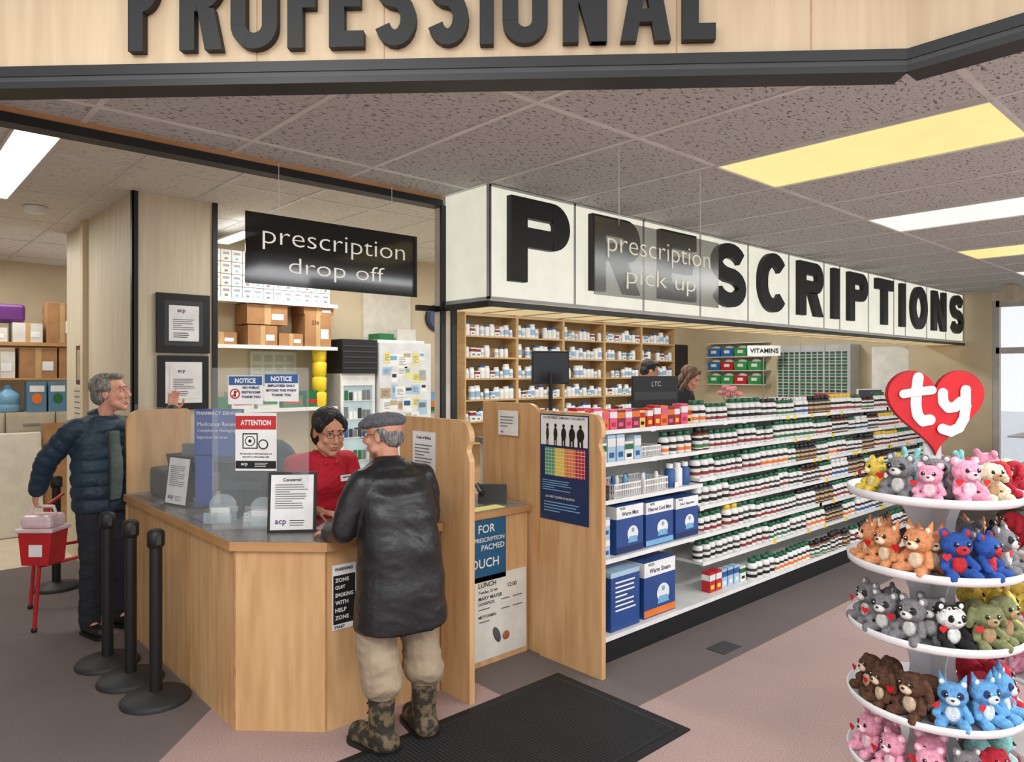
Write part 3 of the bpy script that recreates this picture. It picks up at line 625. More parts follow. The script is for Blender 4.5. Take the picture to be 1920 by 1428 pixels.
# ---------- dispensary racks
WS=M('rack_wood',(200,166,118),.5,rgb2=(186,150,102),ns=4,st=(1,1,5))
def rack(x0):
    t=thing('dispensary_rack','tall maple dispensary rack filled with white pill bottles','shelving',(x0+.445,7.14,.2),group='maple dispensary racks')
    for a in(x0,x0+.868): MB().box(a,a+.02,7.0,7.28,.2,2.52,WS).obj('side_panel',t)
    MB().box(x0+.02,x0+.868,7.265,7.28,.2,2.52,M('rack_back',(190,160,116),.6)).obj('back_panel',t)
    for z in(.88,1.15,1.42,1.69,1.96,2.23,2.50): MB().box(x0+.02,x0+.868,7.0,7.265,z-.02,z,WS).obj('shelf',t)
    return t
rk=rack(5.60)
for i in range(1,5): clone(rk,rk.location+Vector((.89*i,0,0)))
def pbot(r,h,capm,label,lb):
    o=MB().lathe([(r*.95,0),(r,.005),(r,h*.78),(r*.8,h*.84)],(0,0,0),WHITE,10).lathe([(r*1.02,h*.2),(r*1.02,h*.6)],(0,0,0),lb,10).lathe([(r*.86,h*.82),(r*.86,h)],(0,0,0),capm,10).obj('pill_bottle',label=label,category='bottle');return T(o)
PB=[pbot(.033,.115,CW,'white pill bottle with white cap on the dispensary rack',LBW),pbot(.036,.13,CW,'white pill bottle with blue label on the dispensary rack',M('label_blue_pale',(150,180,210),.5)),pbot(.028,.09,CW,'small white pill bottle on the dispensary rack',M('label_grey',(190,196,200),.5)),pbot(.033,.12,M('cap_blue',(50,80,140),.5),'white pill bottle with blue cap on the dispensary rack',LBW)]
PBX=[carton(.06,.06,.08,WHITE,SKY,'small white medicine carton',GREY),carton(.07,.06,.09,WHITE,LBR,'small white medicine carton with red band',GREY)]
n=0
for bay in range(0,5):
    for z in(1.15,1.42,1.69,1.96,2.23):
        x0=5.60+.89*bay;x=x0+.06
        while x<x0+.84 and n<300:
            if random.random()<.9:
                k=random.choice(PB+PB+PBX);sc=R(1.0,1.45)
                k.put((x,7.05,z+.001),R(-.2,.2),sc,'pill bottles and cartons on the dispensary racks');n+=1
            x+=.083
t=thing('wall_clock','round dark blue wall clock beside the maple racks','clock',(5.4,7.299,2.44))
MB().cyl((5.38,7.299,2.44),(5.38,7.26,2.44),.17,.17,M('clock_rim',(30,34,60),.3),24).obj('rim',t);MB().cyl((5.38,7.259,2.44),(5.38,7.257,2.44),.13,.13,M('clock_face',(70,80,120),.4),24).ob((5.38,7.255,2.48),X,Z,.008,.09,.001,WHITE).ob((5.41,7.255,2.44),X,Z,.07,.008,.001,WHITE).obj('face',t)
# ---------- left storage shelves
def sh(x0,x1,z,y0=6.95,y1=7.29): 
    MB().box(x0,x1,y0,y1,z-.025,z,SHELFW).box(x0,x1,y0-.004,y0,z-.035,z+.002,WHITE).obj('wall_shelf',label='white wall shelf holding boxes and records',category='shelf',group='white wall shelves')
for z in(1.40,2.03,2.48): sh(2.2,3.82,z)
BN=M('record_box',(214,214,210),.6)
for r_ in range(4):
    for i in range(12):
        x=2.50+.105*i;b=MB().box(x,x+.1,7.0,7.2,2.482+.118*r_,2.595+.118*r_,BN);b.quad((x+.05,6.999,2.56+.118*r_),X,Z,.06,.02,M('dull_ink',(150,150,160),.6));b.quad((x+.05,6.999,2.51+.118*r_),X,Z,.03,.02,GREY if i%2 else SKY);b.obj('record_box',label='white record box with printed end label on the wall shelf',category='box',group='record boxes stacked on the top wall shelf')
def cbox(x,y,z,w,d,h,mat=CARD,lab='brown cardboard box with tape on the wall shelf',txt=None):
    b=MB().box(x,x+w,y,y+d,z+.001,z+h,mat);b.quad((x+w/2,y,z+h/2),X,Z,w*.16,h,M('tape',(196,160,112),.4));b.box(x+.002,x+w-.002,y-.001,y,z+h*.985,z+h,WOODX)
    b.quad((x+w*.75,y-.001,z+h*.4),X,Z,w*.3,h*.3,PAPER)
    if txt: b.text(txt,(x+w*.4,y-.001,z+h*.75),h*.12,X,Z,INK)
    b.obj('cardboard_box',label=lab,category='box')
cbox(2.85,6.98,2.24,.42,.3,.20);cbox(2.86,6.98,2.03,.30,.3,.20);cbox(3.18,6.98,2.03,.26,.3,.13);cbox(3.46,6.98,2.03,.30,.3,.34,txt='256');cbox(2.45,6.98,2.03,.30,.3,.12);cbox(3.45,6.98,2.37,.34,.3,.10)
for i in range(5): 
    MB().box(2.45+.26*i,2.67+.26*i,7.0,7.2,1.401,1.52+.05*(i%3),random.choice([BOXW,GREEN,SKY,PAPER])).box(2.47+.26*i,2.65+.26*i,6.998,7.0,1.44,1.48,random.choice([BLUE,RED,GREEN])).obj('product_carton',label='small assorted carton on the lower wall shelf',category='box')
b=MB().box(3.0,3.5,7.26,7.299,1.55,1.98,M('map_paper',(206,206,190),.7))
for i in range(4):
    for k in range(4): b.quad((3.07+.12*i,7.259,1.61+.1*k),X,Z,.09,.07,M('map_tint',(180,184,160),.7))
b.obj('wall_chart',label='pale folded wall chart pinned below the shelf',category='chart')
for i in range(4): MB().lathe([(.06,0),(.072,.02),(.078,.14),(.06,.158)],(3.66,7.05,1.401+.159*i),YEL,14).obj('sharps_tub',label='yellow plastic tub stacked on the shelf',category='tub',group='stacked yellow tubs')
MB().box(4.33,4.98,7.275,7.3,0,H2,CREAMW).obj('wall_pillar',kind=ST)
t=thing('glass_door_fridge','white glass-door medicine fridge with bottles inside','fridge',(4.1,6.9,0))
MB().box(3.85,4.27,6.95,7.28,0,1.75,LGREY).obj('cabinet',t)
f=MB().box(3.85,4.27,6.93,6.95,0,.1,WHITE).box(3.85,4.27,6.93,6.95,1.62,1.75,WHITE).box(3.85,3.88,6.93,6.95,.1,1.62,WHITE).box(4.24,4.27,6.93,6.95,.1,1.62,WHITE).box(3.88,4.24,6.948,6.95,.1,1.62,M('fridge_lit',(170,190,196),.3,emit=.25))
for z in(.5,.8,1.05,1.25,1.45): f.box(3.88,4.24,6.94,6.95,z,z+.01,WHITE)
for z in(.81,1.06,1.26,1.46):
    for i in range(6): f.box(3.9+.055*i,3.94+.055*i,6.938,6.95,z,z+R(.07,.13),random.choice([DGREY,GREEN,PAPER,PAPER,BLUE,GREY]))
f.obj('door',t);MB().box(4.2,4.215,6.90,6.93,.7,1.3,STEEL).obj('handle',t)
b=MB().box(3.85,4.28,6.9,7.25,1.751,2.12,BLACK)
for i in range(5): b.box(3.86,4.27,6.893,6.9,1.80+.06*i,1.815+.06*i,DGREY)
b.obj('stacked_drawer_box',label='black slotted drawer box on top of the fridge',category='drawer box')
t=thing('white_fridge','tall white fridge covered with magnets, photos and papers','fridge',(4.65,6.9,0))
MB().box(4.30,5.0,6.88,7.27,0,2.10,M('fridge_white',(222,224,226),.35),.01).obj('body',t)
MB().box(4.30,5.0,6.876,6.88,1.0,1.01,GREY).obj('door_gap',t)
random.seed(3)
for i in range(30):
    w_,h_=R(.07,.14),R(.08,.17);x=4.38+.1*(i%6)+R(-.02,.02);z=1.2+.18*(i//6)+R(-.04,.04)
    b=MB();c=Vector((x,6.8795-.0006*(i%5),z));b.ob(c,X,Z,w_,h_,.0005,random.choice([PAPER,PAPER,PAPER,M('photo_tan',(190,170,140),.5),M('note_yellow',(235,225,140),.6),LB]))
    b.quad(c+Z*h_*.15,X,Z,w_*.7,h_*.35,random.choice([GREY,SKY,DGREY,BLUE,M('photo_tan')]),.0002) if i%2 else b.lines(c,w_*.7,h_*.6,5,X,Z,GREY)
    b.obj('fridge_note',label='paper note or photo stuck on the white fridge',category='note',group='papers on the fridge')
MB().box(4.32,4.95,6.95,7.25,2.101,2.13,WHITE).box(4.35,4.55,6.98,7.2,2.13,2.2,GREEN).box(4.6,4.85,6.98,7.2,2.13,2.26,BOXW).obj('paper_tray',label='white tray with folders on top of the fridge',category='tray')
MB().box(5.05,5.40,7.27,7.299,1.28,1.52,SKY).ob((5.22,7.269,1.36),X,Z,.30,.1,.001,ORANGE).ob((5.22,7.268,1.31),X,Z,.30,.05,.001,GREEN).obj('calendar_picture',label='colourful landscape calendar picture on the wall',category='picture')
# ---------- far dispensary items
BB=M('bin_blue',(40,110,170),.5);BG=M('bin_green',(50,150,80),.5)
for r_ in range(4): MB().box(10.86,11.049,5.82,6.92,1.575+.23*r_-.014,1.575+.23*r_,SHELFW).obj('wall_shelf',label='thin wall shelf holding coloured bins',category='shelf',group='thin shelves for bins')
for r_ in range(3):
    for i in range(4):
        y=6.78-.25*i;z=1.576+.23*r_;m_=[[BG,BG,RED,BG],[BB,RED,BG,BG],[BB,BB,BG,BG]][r_][i]
        b=MB().prism([(-.11,0),(.11,0),(.12,.14),(-.12,.14)],(10.87,y,z),NX,Z,.17,m_);b.ob((10.868,y,z+.08),NX,Z,.1,.05,.001,PAPER);b.sph((10.95,y,z+.14),(.06,.09,.045),BOXW,8)
        b.obj('storage_bin',label='coloured plastic bin filled with supplies on the wall rack',category='bin',group='coloured bins on the wall rack')
t=thing('drawer_cabinet','grey metal cabinet with many small black and green drawers','cabinet',(10.85,5.0,.2))
MB().box(10.7,11.04,4.42,5.55,.2,2.18,LGREY).obj('body',t)
b=MB()
for r_ in range(8):
    for i in range(12):
        for dz,mm in((0,GREEN),(.045,DGREY)): b.ob((10.697,4.5+.09*i,1.35+.095*r_+dz),NX,Z,.07,.035,.004,mm)
b.obj('drawer_fronts',t)
for i in(1,2): MB().ob((10.69,4.42+.38*i,1.75),NX,Z,.02,.95,.01,LGREY).obj('divider',t)
t=thing('aisle_sign','white aisle sign reading vitamins on a thin post','sign',(10.3,5.5,2.0));MB().ob((10.3,5.55,2.10),DG,Z,.5,.16,.01,WHITE).text('VITAMINS',(10.295,5.545,2.10),.07,DG,Z,INK,bold=.02).obj('sign_panel',t)
MB().cyl((10.3,5.56,.2),(10.3,5.56,2.02),.01,.01,STEEL,8).obj('post',t)
MB().box(10.0,10.03,3.4,3.85,1.299,2.1,BOXW).obj('divider_board',label='white divider board at the end of the dispensary',category='board')
t=thing('dispensary_counter','long white dispensary counter behind the shelving','counter',(6.8,3.6,.2))
MB().box(3.3,10.4,3.34,3.95,.2,1.26,BOXW).obj('base',t);MB().box(3.28,10.4,3.33,3.98,1.26,1.298,LAM).obj('worktop',t)
def monitor(x,y,z,w,h,ang,lab,mat=BLACK,front=False,txt=None,stand=.12):
    t=thing('computer_monitor',lab,'monitor',(x,y,z));U=Vector((math.cos(ang),math.sin(ang),0));N=U.cross(Z)
    c=Vector((x,y,z+stand+h/2));MB().ob(c,U,Z,w,h,.025,mat,.006).ob(c-N*.02,U,Z,w*.6,h*.6,.03,mat,.01).obj('housing',t)
    if front: MB().ob(c+N*.001,U,Z,w*.92,h*.88,.001,M('screen_dark',(30,34,44),.1)).obj('screen',t)
    else:
        b=MB().ob(c+N*.001,U,Z,w*.93,h*.2,.001,DGREY)
        if txt: b.text(txt,c+Z*h*.30+N*.002,h*.13,U,Z,LGREY,bold=.02)
        b.obj('rear_cover',t)
    MB().cyl((x,y,z),(x,y,z+stand+.1),.018,.018,mat,10).obj('neck',t);MB().lathe([(.12,0),(.12,.012),(.03,.02)],(x,y,z),mat,18,sy=.7).obj('stand_base',t)
monitor(4.93,3.62,1.30,.50,.33,-.2,'black computer monitor seen from behind on the dispensary counter',BLACK,False,'LTC',.10)
monitor(4.32,4.25,.2,.32,.28,-.6,'small black monitor on a tall pole',BLACK,True,None,1.46)
monitor(1.66,4.60,.932,.40,.30,-.8,'grey monitor back facing out on the counter',GREY,False,'acer',.08)
monitor(1.66,4.14,.932,.26,.24,-.8,'small black monitor back facing out on the counter',BLACK,False,None,.05)
monitor(9.3,3.6,1.30,.36,.24,-.5,'white laptop screen on the dispensary counter',WHITE,True,None,.02)
t=thing('flower_pot','pot of pink artificial flowers on the dispensary counter','flowers',(5.9,3.5,1.3))
MB().lathe([(.05,0),(.07,.09),(.06,.09)],(5.9,3.5,1.3),RED,14).obj('pot',t)
for i in range(9):
    a=R(0,6.28);r_=R(.02,.15);p=Vector((5.9+r_*math.cos(a),3.5+r_*math.sin(a),1.3+R(.2,.34)))
    b=MB()
    for k in range(5): b.sph(p+Vector((.02*math.cos(k*1.256),.02*math.sin(k*1.256),0)),.02,M('petal_pink',(236,150,160),.6),7)
    b.sph(p+Z*.008,.01,RED,6);b.obj('flower',t);MB().cyl((5.9,3.5,1.38),p,.003,.003,GREEN,5).obj('stem',t)
for x,w_,h_,m_,lb in((6.5,.38,.14,RED,'red flat box on the dispensary counter'),(7.2,.4,.2,M('polka',(230,230,228),.5,rgb2=(20,20,20),ns=40,det=0,lo=.47,hi=.5),'black and white patterned storage box on the dispensary counter'),(7.75,.3,.18,BLACK,'black storage box on the dispensary counter'),(8.3,.35,.22,RED,'red storage box on the dispensary counter')):
    t=thing('storage_box',lb,'box',(x,3.6,1.3));MB().box(x-w_/2,x+w_/2,3.45,3.75,1.30,1.30+h_*.7,m_).obj('body',t);MB().box(x-w_/2-.008,x+w_/2+.008,3.44,3.76,1.30+h_*.7,1.30+h_,m_).obj('lid',t)
# ---------- rear left area
def fil(x):
    t=thing('filing_cabinet','beige metal filing cabinet holding boxes and jugs','cabinet',(x,9.6,0));m_=M('cabinet_beige',(190,180,158),.5)
    MB().box(x,x+.46,9.5,10.1,0,1.32,m_).obj('body',t)
    for k in range(4): MB().box(x+.015,x+.445,9.485,9.5,.03+.32*k,.33+.32*k,m_).obj('drawer',t);MB().box(x+.15,x+.31,9.465,9.485,.22+.32*k,.24+.32*k,STEEL).obj('handle',t)
fil(.75);fil(1.22);fil(1.69)
MB().box(.5,2.4,9.6,10.4,2.06,2.10,WOODX).obj('wall_shelf',label='wooden storage shelf in the rear storeroom',category='shelf')
MB().box(.5,2.4,9.6,10.4,1.68,1.70,WOODX).obj('wall_shelf',label='lower wooden storage shelf in the rear storeroom',category='shelf')
cbox(1.62,9.6,2.10,.30,.3,.46,lab='brown cardboard box on the storeroom shelf');cbox(1.30,9.62,2.10,.28,.3,.22,BOXW,lab='white product box on the storeroom shelf');cbox(.95,9.62,2.10,.3,.3,.16,BOXW,lab='white product box on the storeroom shelf')
MB().box(.85,1.42,9.64,9.95,2.321,2.52,M('case_purple',(90,34,104),.5),.03).obj('plastic_case',label='purple plastic case on top of stacked boxes',category='case')
cbox(1.36,9.62,1.70,.36,.3,.34,lab='brown cardboard box on the lower storeroom shelf');cbox(1.74,9.62,1.70,.2,.3,.34,lab='tall brown cardboard box on the lower storeroom shelf');cbox(1.0,9.62,1.70,.32,.3,.3,BOXW,lab='white box on the lower storeroom shelf')
for i in range(2):
    b=MB().box(1.42+.2*i,1.60+.2*i,9.52,9.7,1.322,1.66,M('brita_blue',(90,130,160),.5));b.quad((1.51+.2*i,9.519,1.58),X,Z,.14,.07,PAPER);b.prism(circ(.05,.06,12),(1.51+.2*i,9.518,1.47),X,Z,.001,[ORANGE,GREEN][i]);b.obj('product_carton',label='blue water filter carton with photo print on the cabinet',category='box')
for x in(1.26,.98): MB().lathe([(.10,0),(.12,.02),(.12,.08),(.112,.09),(.12,.10),(.12,.17),(.11,.20),(.04,.27),(.03,.30)],(x,9.68,1.322),M('jug_blue',(130,180,214),.2,alpha=.8),20).obj('water_jug',label='light blue plastic water jug on the filing cabinet',category='jug')
MB().ob((1.28,9.30,.56),X,(0,.15,1),.5,1.12,.03,M('board_cream',(214,206,190),.6),.02).obj('folding_table',label='cream board leaning against the filing cabinets',category='board')
MB().ob((1.66,9.38,.60),X,(0,.12,1),.22,1.2,.03,CARD).obj('cardboard_sheet',label='brown cardboard sheet leaning against the cabinets',category='cardboard')
MB().lathe([(.07,-.05),(.085,-.02),(.085,0)],(1.1,7.0,H2-.005),WHITE,16).obj('smoke_detector',label='small round white detector on the rear ceiling',category='smoke detector')
MB().box(10.2,10.45,2.3,2.4,2.62,2.815,M('bin_tan',(190,176,150),.6)).obj('ceiling_speaker',label='small tan box fixture under the ceiling',category='speaker')
# ---------- counter clutter
t=thing('desk_phone','dark grey desk phone on the pick up counter','phone',(2.98,3.45,.931));x,y,z=2.98,3.45,.931
MB().ob((x,y,z+.04),DG,(.2,.2,.6),.18,.17,.03,DGREY,.006).obj('base',t)
MB().cap((x-.07,y+.02,z+.07),(x-.02,y+.12,z+.10),.018,.018,BLACK,8).obj('handset',t)
t=thing('pen_holder','clear pen holder with pens on the pick up counter','pen holder',(2.68,3.42,.93))
MB().lathe([(.03,0),(.032,.09),(.028,.09),(.027,.004)],(2.68,3.42,.931),GLASS,14).obj('cup',t)
for i in range(4): MB().cyl((2.68+R(-.01,.01),3.42,.94),(2.68+R(-.03,.03),3.42+R(-.02,.02),1.09),.004,.004,[BLUE,YEL,BLACK,RED][i],6).obj('pen',t)
MB().box(2.70,2.95,3.29,3.38,.931,.936,M('note_yellow')).obj('paper_pad',label='yellow paper pad on the pick up counter',category='paper')
MB().box(2.0,2.22,3.42,3.62,.933,.936,PAPER).obj('prescription_form',label='white form lying on the counter by the clerk',category='paper')
MB().ob((1.90,3.50,.936),DG,(1,1,0),.15,.2,.003,M('paper_pink',(230,190,196),.6)).obj('prescription_form',label='pale pink form lying on the counter',category='paper')
def holder(x,y,ang,lab):
    t=thing('brochure_holder',lab,'brochure holder',(x,y,.932));U=Vector((math.cos(ang),math.sin(ang),0));N=U.cross(Z);c=Vector((x,y,.932))
    ar=[(.075*math.cos(a),.09+.06*math.sin(a)) for a in [math.pi*k/10 for k in range(11)]]
    G2=M('acrylic_edge',(200,214,220),.1,alpha=.3)
    MB().prism([(.075,0)]+ar+[(-.075,0)],c-N*.05,U,Z,.004,G2).prism([(.075,0),(.075,.06),(-.075,.06),(-.075,0)],c+N*.03,U,Z,.004,G2).obj('acrylic_panel',t)
    MB().ob(c+Z*.04-N*.01,U,Z,.10,.08,.015,PAPER).obj('leaflet_stack',t)
holder(1.48,4.0,-.7,'clear acrylic holder with leaflets on the counter');holder(1.60,3.76,-.9,'clear acrylic holder on the counter corner')
clone(bw.o,(1.68,3.93,.932),.6,.5,label='small white slatted basket on the counter')
t=thing('desk_printer','black and grey desktop printer on the counter','printer',(1.62,5.05,.932));MB().box(1.48,1.82,4.95,5.27,.932,1.12,DGREY,.02).obj('body',t);MB().ob((1.64,4.97,1.17),X,(0,.6,.8),.26,.14,.01,BLACK).obj('paper_feed',t)
t=thing('office_chair','dark office chair with rounded backrest','chair',(2.25,4.95,0));MB().sph((2.25,5.05,1.0),(.22,.07,.28),M('chair_mesh',(44,50,58),.8)).cyl((2.25,5.02,.55),(2.25,5.08,.9),.02,.02,BLACK).obj('backrest',t)
MB().cyl((2.25,4.9,.08),(2.25,4.9,.55),.03,.03,BLACK).sph((2.25,4.85,.55),(.24,.24,.05),BLACK).obj('seat',t)
b=MB()
for k in range(5): a=k*1.256;b.cap((2.25,4.9,.09),(2.25+.27*math.cos(a),4.9+.27*math.sin(a),.06),.02,.015,BLACK,8);b.sph((2.25+.27*math.cos(a),4.9+.27*math.sin(a),.03),.03,BLACK,8)
b.obj('leg_star',t)
# ---------- red walker + sharps container
RM=M('red_enamel',(190,30,38),.35);o=Vector((.96,5.90,0))
t=thing('walker_frame','red tubular metal walker frame with four legs','walker',o)
LG=[(.90,5.78),(.97,6.38),(1.40,5.98),(1.42,6.45)]
for x,y in LG[:2]: MB().tube([(x,y,.0),(x+.03,y,.44)],.013,RM).sph((x,y,.015),.02,BLACK,8).obj('leg',t)
for x,y in LG[2:]: MB().tube([(x,y,.0),(x-.05,y,.86)],.013,RM).sph((x,y,.015),.02,BLACK,8).obj('leg',t)
MB().tube([(.93,5.78,.44),(1.375,5.98,.44),(1.39,6.45,.44),(1.0,6.38,.44),(.93,5.78,.44)],.012,RM).tube([(1.0,6.1,.44),(1.05,6.15,.80),(1.15,6.2,.86)],.012,RM).obj('frame',t)
MB().tube([(1.35,5.98,.86),(1.30,5.93,.88)],.018,BLACK).tube([(1.37,6.45,.86),(1.32,6.40,.88)],.018,BLACK).obj('handle_grip',t)
t=thing('sharps_container','red tapered container with translucent pinkish lid and carry handle','container',o+Z*.455)
c=o+Vector((0,-.08,.455))
MB().prism([(-.09,0),(.09,0),(.115,.22),(-.115,.22)],c+CAMF*-.09,CAMR,Z,.18,RM).prism([(-.04,.06),(.05,.06),(.05,.14),(-.04,.14)],c-CAMF*.092,CAMR,Z,.001,PAPER).obj('body',t)
MB().ob(c+Z*.235-CAMF*.11,CAMR,Z,.26,.03,.22,M('lid_pink',(232,204,208),.3),.01).ob(c+Z*.29-CAMF*.09,CAMR,(0,0,1),.22,.09,.18,M('lid_pink'),.03).obj('lid',t)
MB().tube([c+CAMR*-.09+Z*.33,c+CAMR*-.07+Z*.385,c+CAMR*.07+Z*.385,c+CAMR*.09+Z*.33],.010,M('lid_pink')).obj('handle',t)
# ---------- plush stand
TX=Vector((2.87,.894,0))
t=thing('toy_display_stand','white tiered round display stand with red heart topper','display stand',TX)
SW=M('display_white',(224,224,226),.45);TZ=[1.32,1.07,.84,.58,.36]
for z in TZ:
    MB().lathe([(.02,z-.012),(.268,z-.012),(.280,z-.004),(.283,z+.020),(.277,z+.020),(.271,z),(.02,z)],(TX.x,TX.y,0),SW,36).obj('tray',t)
for U in(CAMR,CAMF):
    for k in range(len(TZ)):
        b=MB();zt=TZ[k]-.012;zb=TZ[k+1] if k<4 else 0.02;hh=zt-zb
        pl=[(-.13,0),(.13,0)]+[(.13-.05*math.sin(math.pi*j/8),hh*j/8) for j in range(1,8)]+[(.13,hh),(-.13,hh)]+[(-.13+.05*math.sin(math.pi*j/8),hh*j/8) for j in range(7,0,-1)]
        b.prism(pl,TX+Z*zb,U,Z,.006,SW).obj('support_panel',t)
MB().lathe([(.25,0),(.25,.02)],(TX.x,TX.y,0),SW,30).obj('base',t)
HR=M('heart_red',(200,22,32),.35)
hp=[]
for k in range(60):
    a=2*math.pi*k/60;hp.append((16*math.sin(a)**3/32*.345,(13*math.cos(a)-5*math.cos(2*a)-2*math.cos(3*a)-math.cos(4*a))/29*.30))
hc=TX+Z*1.635-CAMF*.02
MB().prism(hp[::-1],hc,CAMR,Z,.02,HR).prism([(x*1.02,y*1.02) for x,y in hp[::-1]],hc+CAMF*.005,CAMR,Z,.01,M('heart_edge',(150,16,26),.4)).obj('heart_sign',t)
U=CAMR
def stroke(lst):
    b=MB();n=0
    for pts,r in lst:
        for i in range(len(pts)-1):
            a=Vector((pts[i][0],pts[i][1],0));c_=Vector((pts[i+1][0],pts[i+1][1],0));n_=(c_-a).normalized().cross(Z)*r;n+=1
            b.prism([(p.x,p.y) for p in (a-n_,a+n_,c_+n_,c_-n_)],hc-CAMF*(.003+.0003*n),U,Z,.003,WHITE)
        for p in pts: n+=1;b.prism([(x+p[0],y+p[1]) for x,y in circ(r,r,16)],hc-CAMF*(.003+.0003*n),U,Z,.003,WHITE)
    b.obj('heart_lettering',t)
stroke([([(-.066,.10),(-.072,.05),(-.074,.0),(-.068,-.035),(-.05,-.055),(-.025,-.05)],.019),([(-.12,.042),(-.07,.050),(-.018,.056)],.015)])
stroke([([(.022,.045),(.024,.012),(.042,-.008),(.066,-.004),(.085,.015)],.018),([(.102,.056),(.103,.0),(.096,-.045),(.078,-.078),(.048,-.092),(.018,-.082)],.018)])
MB().ob(TX+Z*1.41,CAMR,Z,.06,.18,.012,SW).obj('heart_mount',t)
def fur(n,c,c2=None): return M('plush_'+n,c,.95,rgb2=c2 or tuple(v*.82 for v in c),ns=60,bump=.35,bs=180)
def plush(n,c,ear,c2,label,face=None,c_rgb2=None):
    mat=fur(n,c,c_rgb2);m2=fur(n+'_two',c2)
    b=MB();b.sph((0,0,.040),(.036,.033,.042),mat);b.sph((0,.010,.104),(.046,.040,.038),mat)
    for s_ in(-1,1):
        b.cap((s_*.022,.01,.018),(s_*.036,.060,.016),.015,.018,mat);b.cap((s_*.030,.006,.068),(s_*.048,.034,.040),.011,.013,mat)
        if ear=='round': b.sph((s_*.034,.004,.139),(.016,.009,.016),mat)
        if ear=='point': b.cap((s_*.026,.004,.128),(s_*.038,0,.168),.015,.003,mat)
        if ear=='flop': b.cap((s_*.042,.006,.122),(s_*.060,.012,.080),.012,.014,mat)
        if ear=='long': b.cap((s_*.018,.002,.136),(s_*.028,-.002,.170),.011,.010,mat)
    b.cap((0,-.03,.03),(0,-.05,.05),.012,.01,mat)
    o=blob(b,'plush_toy',mat,vox=.0036,it=3,fold=(.0022,150,150),label=label,category='plush toy')
    MB().sph((0,.044,.094),(.022,.014,.015),m2,10).obj('muzzle',o,True)
    MB().sph((0,.0265,.044),(.024,.012,.028),m2,10).obj('belly_patch',o,True)
    MB().sph((0,.058,.100),(.006,.004,.004),BLACK,8).obj('nose',o,True)
    for s_ in(-1,1):
        if face: MB().sph((s_*.020,.040,.111),(.0135,.008,.0135),fur(n+'_eyepatch',face),10).obj('eye_patch',o,True)
        MB().sph((s_*.019,.0460,.112),(.0075,.005,.0075),M('toy_eye',(10,10,12),.08),10).sph((s_*.017,.051,.115),.0022,WHITE,6).obj('eye',o,True)
        if ear in('round','point'): MB().sph((s_*(.034 if ear=='round' else .031),.012 if ear=='round' else .014,.139 if ear=='round' else .141),(.009,.004,.010),m2,8).obj('inner_ear',o,True)
    hq=[(x*.08,y*.085) for x,y in hp[::-1]]
    MB().prism(hq,(.05,.052,.075),(-1,.0,0),Z,.002,HR).obj('hang_tag',o,True)
    return T(o)
PL={'grey':plush('grey',(130,128,132),'round',(222,220,216),'grey sitting plush raccoon-like toy with pale muzzle',(50,50,52)),
'pink':plush('pink',(240,164,190),'round',(250,214,224),'pink sitting plush toy with pale muzzle'),
'orange':plush('orange',(226,152,104),'point',(246,222,190),'orange sitting plush fox-like toy with cream belly'),
'blue':plush('blue',(40,84,166),'round',(206,40,50),'blue sitting plush bear with red patch'),
'lblue':plush('lblue',(104,168,220),'point',(226,238,246),'light blue sitting plush puppy with pointed ears',(40,60,120)),
'panda':plush('panda',(24,24,26),'round',(238,238,236),'black and white sitting plush panda'),
'olive':plush('olive',(128,132,90),'flop',(180,150,110),'olive green plush toy with brown patches'),
'brown':plush('brown',(100,64,42),'flop',(226,200,170),'dark brown spotted plush puppy with cream muzzle',c_rgb2=(60,38,28)),
'red':plush('red',(190,34,52),'flop',(240,170,150),'red plush toy with floppy ears'),
'yellow':plush('yellow',(236,204,84),'round',(250,236,170),'yellow plush toy with round ears'),
'cream':plush('cream',(232,220,190),'flop',(190,150,110),'cream plush puppy with floppy ears'),
'teal':plush('teal',(140,206,202),'long',(236,170,210),'mint green and pink plush toy with tall ears')}
o=PL['panda'].o;MB().sph((0,.012,.102),(.0475,.0415,.0395),fur('panda_face',(238,238,236)),14).obj('face',o,True)
for s_ in(-1,1): MB().sph((s_*.021,.047,.108),(.011,.007,.013),fur('panda_patch',(24,24,26)),8).obj('eye_patch',o,True);MB().sph((s_*.020,.054,.110),.005,M('toy_eye'),8).obj('eye',o,True)
fa=math.atan2(-CAMF.y,-CAMF.x)
def tray(z,lst,r,a0,a1,sc=1,c=TX):
    n=len(lst)
    for i,k in enumerate(lst):
        a=a0+(a1-a0)*(i/(n-1) if n>1 else .5)+R(-3,3)
        ang=fa+math.radians(a);p=c+Vector((math.cos(ang),math.sin(ang),0))*(r+R(-.012,.006))
        PL[k].put((p.x,p.y,z+.0005),ang-math.pi/2+R(-.4,.4),sc*R(.9,1.08),'plush toys on the display stand')
tray(TZ[0],['yellow','grey','pink','pink','cream','red','pink'],.195,-95,95,.95);tray(TZ[0],['yellow','teal','grey','teal','red','pink'],.10,-120,120,.95)
tray(TZ[1],['orange','orange','orange','blue','blue','grey','panda','orange'],.20,-105,110);tray(TZ[1],['orange','orange','grey','grey'],.14,-100,100)
tray(TZ[2],['grey','grey','grey','panda','olive','olive','yellow','yellow'],.20,-105,105);tray(TZ[2],['grey','grey','olive','yellow'],.14,-100,100)
tray(TZ[3],['brown','brown','brown','lblue','lblue','lblue','red','red'],.20,-105,105,1.05);tray(TZ[3],['brown','brown','red','red'],.14,-100,100)
tray(TZ[4],['pink','pink','pink','grey','red','teal','teal'],.20,-100,100);tray(TZ[4],['pink','pink','teal','grey'],.14,-100,100)
T2=Vector((4.1,.72,0));t=thing('toy_display_stand','white wire and board display rack crowded with plush toys','display stand',T2)
